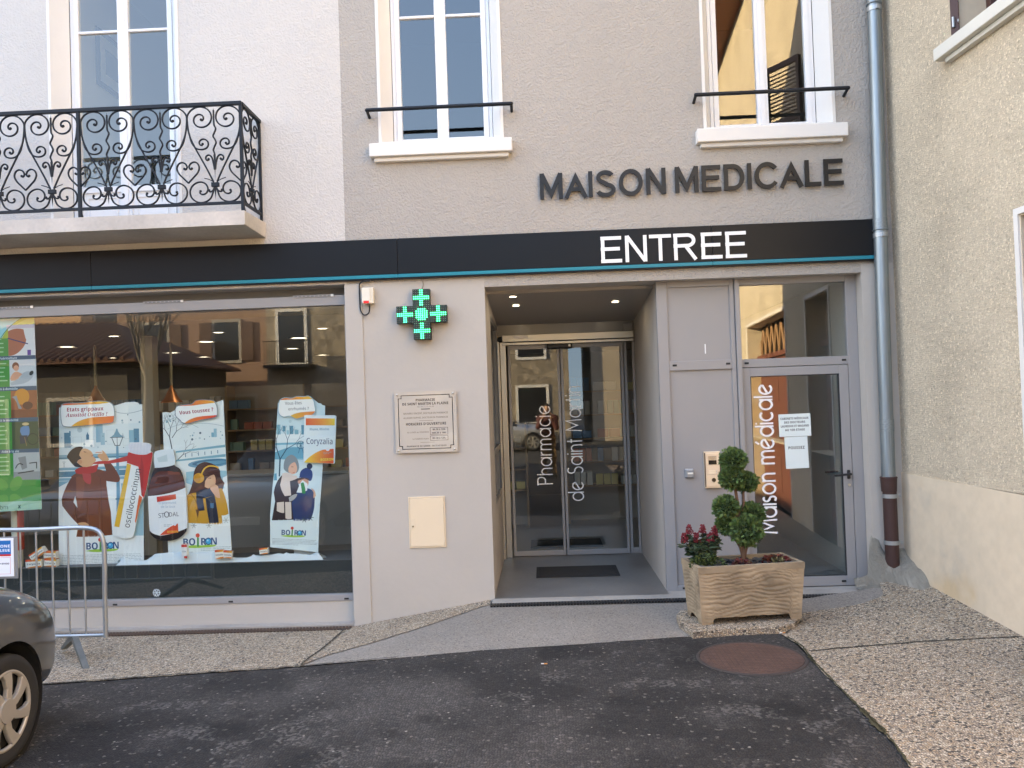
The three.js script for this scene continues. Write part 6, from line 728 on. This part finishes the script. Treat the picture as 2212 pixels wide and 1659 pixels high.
  // wheels with seven-spoke covers
  const tyre = new THREE.LatheGeometry([[.215, -.09], [.26, -.10], [.29, -.095], [.305, -.075], [.31, -.04], [.31, .04], [.305, .075], [.29, .095], [.26, .10], [.215, .09]].map(a => new THREE.Vector2(...a)), 56).rotateZ(-Math.PI / 2);
  const sh = []; for (let k = 0; k < 7; k++) { const a = k / 7 * 2 * Math.PI, c = (r, d) => [r * Math.cos(a + d), r * Math.sin(a + d)]; sh.push(new THREE.ExtrudeGeometry(shape([c(.05, -.38), c(.10, -.17), c(.16, .0), c(.205, .10), c(.205, .46), c(.17, .34), c(.12, .22), c(.05, .38)]), { depth: .012, bevelEnabled: true, bevelSize: .005, bevelThickness: .008, bevelSegments: 2 }).rotateY(Math.PI / 2).translate(.075, 0, 0)); }
  const cover = merge([...sh, cyl(.066, .07, .03, 28).rotateZ(-Math.PI / 2).translate(.088, 0, 0), new THREE.TorusGeometry(.212, .013, 10, 48).rotateY(Math.PI / 2).translate(.082, 0, 0)]), back = new THREE.CircleGeometry(.21, 36).rotateY(Math.PI / 2).translate(.05, 0, 0), silver = std([.44, .41, .36], .38, { metalness: .35 });
  for (const z of [axf, axr]) for (const s of [-1, 1]) { const w = group('wheel', t); w.position.set(s * .725, wy, z); w.rotation.y = s > 0 ? 0 : Math.PI; w.rotation.x = z < 0 ? .35 : 0; mesh('tyre', tyre, M.rubber, w); mesh('wheel_cover', cover, silver, w); mesh('rim_back', back, dk, w); }
  return t;
}
const carPaint = phys([.060, .056, .050], { roughness: .38, metalness: .45, clearcoat: 1, clearcoatRoughness: .04 });
const car = makeCar('parked_car', 'dark grey parked car, front wheel and fender at lower left', carPaint, 'parked cars'); car.position.set(-3.862, -.113, 4.435);
{ const c2 = car.clone(); c2.name = numbered('parked_car'); scene.add(c2); c2.userData = { label: 'silver car parked across the yard, mirrored in the sliding doors', category: 'car', group: 'parked cars' }; c2.position.set(-1.6, .0, 19.5); c2.rotation.y = -Math.PI / 2; const sp = phys([.5, .5, .49], { roughness: .35, metalness: .5, clearcoat: 1 }); c2.traverse(o => { if (o.isMesh && o.material === carPaint) o.material = sp; });
  const c3 = car.clone(); c3.name = numbered('parked_car'); scene.add(c3); c3.userData = { label: 'dark car parked left of the nearest car, mirrored in the shop glass', category: 'car', group: 'parked cars' }; c3.position.set(-6.6, -.2, 4.7); }

// ---------------------------------------------------------------- houses behind the viewer and beside the row (seen in the glass, and shading the yard)
function house2(name, lab, x0, x1, z0, z1, h, wallMat, roofMat, roofH, wins, faceZ, opt = {}) {
  const t = thing(name, lab, 'building', [0, 0, 0], 'houses around the yard'); mesh('wall', bx(x0, x1, -.5, h, z0, z1), wallMat, t);
  const o = .45, xm0 = x0 + (z1 - z0) * .3, xm1 = x1 - (z1 - z0) * .3, zm = (z0 + z1) / 2, A = V(x0 - o, h, z0 - o), B = V(x1 + o, h, z0 - o), C = V(x1 + o, h, z1 + o), Dd = V(x0 - o, h, z1 + o), R0 = V(xm0, h + roofH, zm), R1 = V(xm1, h + roofH, zm);
  const tri = (a, b, c) => { const g = new THREE.BufferGeometry(); g.setAttribute('position', new THREE.BufferAttribute(new Float32Array([a, b, c].flatMap(v => [v.x, v.y, v.z])), 3)); g.computeVertexNormals(); return muv(g); };
  mesh('roof', [quad(B, A, R0, R1), quad(Dd, C, R1, R0), tri(A, Dd, R0), tri(C, B, R1), bx(x0 - o, x1 + o, h - .08, h - .005, z0 - o, z1 + o)], roofMat, t);
  // tile rows on the slope that faces the yard
  const n = Math.min(60, Math.round((x1 - x0) / .22)), tl = []; const dir = V(0, roofH, zm - (z0 - o)).normalize(), len = Math.hypot(roofH, zm - (z0 - o)); for (let i = 0; i < n; i++) { const x = x0 - o + (i + .5) * (x1 - x0 + 2 * o) / n, f = clamp(Math.min((x - (x0 - o)) / (xm0 - x0 + o), ((x1 + o) - x) / (x1 + o - xm1))); if (f < .08) continue; tl.push(rod(V(x, h + .02, z0 - o - .03), V(x, h + .02, z0 - o - .03).add(dir.clone().multiplyScalar(len * f)), .075, 6)); } const m = mesh('tile_rows', tl, roofMat, t); m.userData.kind = 'stuff';
  for (const [x, y, w, hh, kind] of wins) { const wn = group(kind === 'door' ? 'door' : 'window', t); const z = z0 - .02; mesh('surround', frameGeo(x - w / 2 - .12, x + w / 2 + .12, y - .1, y + hh + .12, .12, z - .03, z + .04), opt.trim || M.step, wn); mesh('pane', bx(x - w / 2, x + w / 2, y, y + hh, z - .005, z + .03), kind === 'door' ? std([.08, .05, .035], .6) : phys([.02, .022, .025], { roughness: .06 }), wn); if (kind === 'shut') for (const s of [-1, 1]) mesh('shutter', bx(x + s * (w / 2 + .12) + (s > 0 ? 0 : -w / 2), x + s * (w / 2 + .12) + (s > 0 ? w / 2 : 0), y, y + hh, z - .07, z - .035), opt.shut || std([.10, .055, .04], .7), wn); }
  return t;
}
const roofTile = std([.20, .10, .065], .9, { map: T.concrete }), stoneT = texture(512, (() => { const c = cells(14, 201); return (u, v) => { const q = c(u, v * 1.0), e = sm(.02, .1, q[1] - q[0]), k = (.6 + .5 * q[2]) * (.8 + .4 * fbm(u, v, 40, 3, 4)); return [.36 * k * e + .3 * (1 - e), .30 * k * e + .27 * (1 - e), .22 * k * e + .22 * (1 - e)]; }; })(), 3.5, true);
house2('neighbour_house', 'tiled neighbour house at the left end of the row, outside the picture', -18.5, -12.4, -6, 7, 4.5, M.plinth, roofTile, .8, [], 0);
house2('low_tiled_house', 'low house with brown tiled roof across the yard, mirrored in the shop glass', -21, -12.6, 17, 25, 3.5, std([.085, .075, .065], .9), roofTile, 1.6, [[-17, .2, 1.2, 2.1, 'door'], [-14.4, 1, 1.2, 1.3, 'win']], 17);
house2('orange_house', 'tall orange rendered house behind the low tiled house', -27, -13, 30, 38, 10, std([.62, .38, .20], .9, { map: T.stuccoTone }), roofTile, 1.5, [[-20, 5, 1.1, 1.7, 'shut'], [-16, 5, 1.1, 1.7, 'shut']], 30);
house2('brown_house', 'brown rendered cafe house with dark shutters across the yard', -17.5, -11.2, 26, 34, 6.4, std([.34, .22, .16], .9, { map: T.stuccoTone }), roofTile, 1.2, [[-15.9, 3.9, 1.0, 1.6, 'shut'], [-12.9, 3.9, 1.0, 1.6, 'shut'], [-15.4, .2, 1.6, 2.4, 'door'], [-12.7, .2, 1.8, 2.2, 'win']], 26);
const stoneHouse = house2('stone_house', 'grey stone house with a small balcony across the yard', -10.6, 1.2, 24, 33, 6.6, std(0xffffff, .95, { map: stoneT }), roofTile, 1.6, [[-9.6, 3.6, 1.0, 2.0, 'win'], [-6.8, 3.7, 1.1, 1.6, 'win'], [-3.2, 3.7, 1.1, 1.6, 'win'], [-.4, 3.7, 1.1, 1.6, 'win'], [-6.5, 0, 1.1, 2.3, 'door'], [-3.2, .9, 1.2, 1.5, 'win'], [-.4, .9, 1.2, 1.5, 'win']], 24, { trim: M.white });
mesh('balcony', [bx(-10.5, -8.7, 3.4, 3.52, 23.2, 24), ...Array.from({ length: 18 }, (_, i) => rod(V(-10.45 + i * .1, 3.52, 23.25), V(-10.45 + i * .1, 4.4, 23.25), .012, 5)), rod(V(-10.5, 4.42, 23.25), V(-8.7, 4.42, 23.25), .02, 6)], M.iron, stoneHouse);
house2('tile_eave_house', 'rendered house with red tiled eaves at the far right of the yard', 2.2, 13, 24.5, 33, 5.6, std([.5, .42, .32], .9, { map: T.stuccoTone }), std([.42, .15, .08], .85), 1.8, [[5, 3.4, 1.1, 1.5, 'shut'], [9, 3.4, 1.1, 1.5, 'shut'], [5, .8, 1.2, 1.5, 'win'], [8.6, 0, 1.1, 2.2, 'door']], 24.5);
{ // bare plane tree across the yard
  const t = thing('bare_tree', 'leafless tree across the yard, mirrored in the shop glass', 'tree', [-11.6, -.1, 16]); const seg = []; const grow = (p, d, l, r, k) => { const e = p.clone().add(d.clone().multiplyScalar(l)); seg.push(rod(p, e, r, k > 2 ? 7 : 5, r * .7)); if (k) for (let i = 0; i < (k > 3 ? 3 : 2); i++) grow(e, d.clone().add(V(rr(-.6, .6), rr(.0, .45), rr(-.6, .6))).normalize(), l * rr(.62, .8), r * .66, k - 1); }; mesh('trunk', rod(V(0, 0, 0), V(.05, 1.9, 0), .13, 10, .1), std([.14, .12, .10], .9), t); grow(V(.05, 1.9, 0), V(.02, 1, 0).normalize(), 1.1, .09, 6); const m = mesh('branches', seg, std([.13, .11, .09], .9), t); m.userData.kind = 'stuff'; }

// ---------------------------------------------------------------- the photographer, mirrored in the sliding doors
{ const N = 110, S = 1.0, mc = new MarchingCubes(N, new THREE.MeshStandardMaterial(), false, false, 120000); // field over [-1, 1]^3 metres, y shifted by .92
  const cap = (p, a, b, r1, r2) => { const ab = b.clone().sub(a), t = clamp(p.clone().sub(a).dot(ab) / ab.lengthSq()); return p.distanceTo(a.clone().addScaledVector(ab, t)) - (r1 + (r2 - r1) * t); };
  const J = { hipL: V(-.09, .93, 0), hipR: V(.09, .93, 0), kneeL: V(-.10, .50, -.01), kneeR: V(.11, .50, -.02), ankL: V(-.11, .09, .02), ankR: V(.13, .09, 0), toeL: V(-.13, .04, -.15), toeR: V(.16, .04, -.16), pel: V(0, .96, 0), chest: V(0, 1.30, -.01), neck: V(0, 1.47, 0), head: V(0, 1.64, -.015), shL: V(-.17, 1.40, 0), shR: V(.17, 1.40, 0), elL: V(-.22, 1.22, -.22), elR: V(.21, 1.20, -.22), wrL: V(-.09, 1.47, -.26), wrR: V(.08, 1.46, -.26) };
  const bones = [['pel', 'chest', .145, .16], ['chest', 'neck', .12, .06], ['neck', 'head', .055, .06], ['shL', 'shR', .085, .085], ['hipL', 'kneeL', .095, .065], ['hipR', 'kneeR', .095, .065], ['kneeL', 'ankL', .062, .045], ['kneeR', 'ankR', .062, .045], ['ankL', 'toeL', .045, .04], ['ankR', 'toeR', .045, .04], ['shL', 'elL', .065, .048], ['shR', 'elR', .065, .048], ['elL', 'wrL', .047, .03], ['elR', 'wrR', .047, .03]].map(([a, b, r, q]) => [J[a], J[b], r, q]);
  const p = V(0, 0, 0), hc = V(0, 1.655, -.015); let i = 0; for (let z = 0; z < N; z++) for (let y = 0; y < N; y++) for (let x = 0; x < N; x++) { p.set((x - N / 2) / (N / 2), (y - N / 2) / (N / 2) + .92, (z - N / 2) / (N / 2)); let d = Math.hypot((p.x - hc.x) / .078, (p.y - hc.y) / .115, (p.z - hc.z) / .098) * .09 - .09; d = Math.min(d, Math.hypot(p.x, (p.y - 1.64) * 1.1, p.z + .115) - .016); let s = Math.exp(-30 * d); for (const [a, b, r1, r2] of bones) { if (Math.abs(p.x) > .45 || Math.abs(p.z) > .5) continue; s += Math.exp(-30 * cap(p, a, b, r1, r2)); } mc.field[i++] = s > 0 ? Math.log(s) / 30 : -1; }
  mc.isolation = 0; mc.update(); const n = mc.count, g = new THREE.BufferGeometry(), pa = mc.positionArray.slice(0, n * 3), na = mc.normalArray.slice(0, n * 3), col = new Float32Array(n * 3); for (let k = 0; k < n; k++) { pa[3 * k + 1] += .92; const x = pa[3 * k], y = pa[3 * k + 1], z = pa[3 * k + 2]; const hand = z < -.2 && y > 1.42; let c = y < .1 ? [.04, .035, .03] : y < .98 ? [.22, .15, .075] : [.085, .022, .02]; if (y > 1.50 || hand) c = [.46, .27, .18]; if (y > 1.63 && (z > -.055 || y > 1.715)) c = [.03, .02, .015]; col.set(c, 3 * k); }
  g.setAttribute('position', new THREE.BufferAttribute(pa, 3)); g.setAttribute('normal', new THREE.BufferAttribute(na, 3)); g.setAttribute('color', new THREE.BufferAttribute(col, 3));
  const skin = [.46, .27, .18]; const hands = []; for (const s of [-1, 1]) { hands.push(new THREE.SphereGeometry(1, 10, 8).scale(.022, .045, .032).translate(s * .083, 1.505, -.265)); for (let f = 0; f < 4; f++) hands.push(rod(V(s * .088, 1.49 + f * .019, -.275), V(s * .078, 1.495 + f * .019, -.318 + Math.abs(f - 1.5) * .006), .009, 6), rod(V(s * .078, 1.495 + f * .019, -.318 + Math.abs(f - 1.5) * .006), V(s * .05, 1.497 + f * .019, -.318), .008, 6)); hands.push(rod(V(s * .075, 1.50, -.255), V(s * .045, 1.545, -.285), .0095, 6)); } const hg = merge(hands), hcol = new Float32Array(hg.attributes.position.count * 3); for (let k = 0; k < hcol.length; k++) hcol[k] = skin[k % 3]; hg.setAttribute('color', new THREE.BufferAttribute(hcol, 3));
  const feat = [[-.03, 1.665, .011, .006, [.03, .02, .02]], [.03, 1.665, .011, .006, [.03, .02, .02]], [0, 1.592, .022, .006, [.30, .12, .10]]].map(([x, y, a, b, c]) => { const e = new THREE.SphereGeometry(1, 10, 8).scale(a, b, .012).translate(x, y, -.105 + Math.abs(x) * .25), q = new Float32Array(e.attributes.position.count * 3); for (let k = 0; k < q.length; k++) q[k] = c[k % 3]; e.setAttribute('color', new THREE.BufferAttribute(q, 3)); return e; }); for (const s of [-1, 1]) { const e = new THREE.SphereGeometry(1, 8, 8).scale(.012, .03, .02).translate(s * .08, 1.65, .0), q = new Float32Array(e.attributes.position.count * 3); for (let k = 0; k < q.length; k++) q[k] = skin[k % 3]; e.setAttribute('color', new THREE.BufferAttribute(q, 3)); feat.push(e); }
  const t = thing('person', 'person in dark red top and tan trousers taking a photo, mirrored in the doors', 'person', [.12, -.02, 8.2]); mesh('body', merge([g, hg, ...feat]), std(0xffffff, .8, { vertexColors: true }), t);
  const ph = thing('phone', 'phone held up by the person mirrored in the doors', 'phone', [.12, 1.505, 7.895]); mesh('case', new RoundedBoxGeometry(.145, .072, .009, 2, .004), M.black, ph); }
renderer.render(scene, camera);
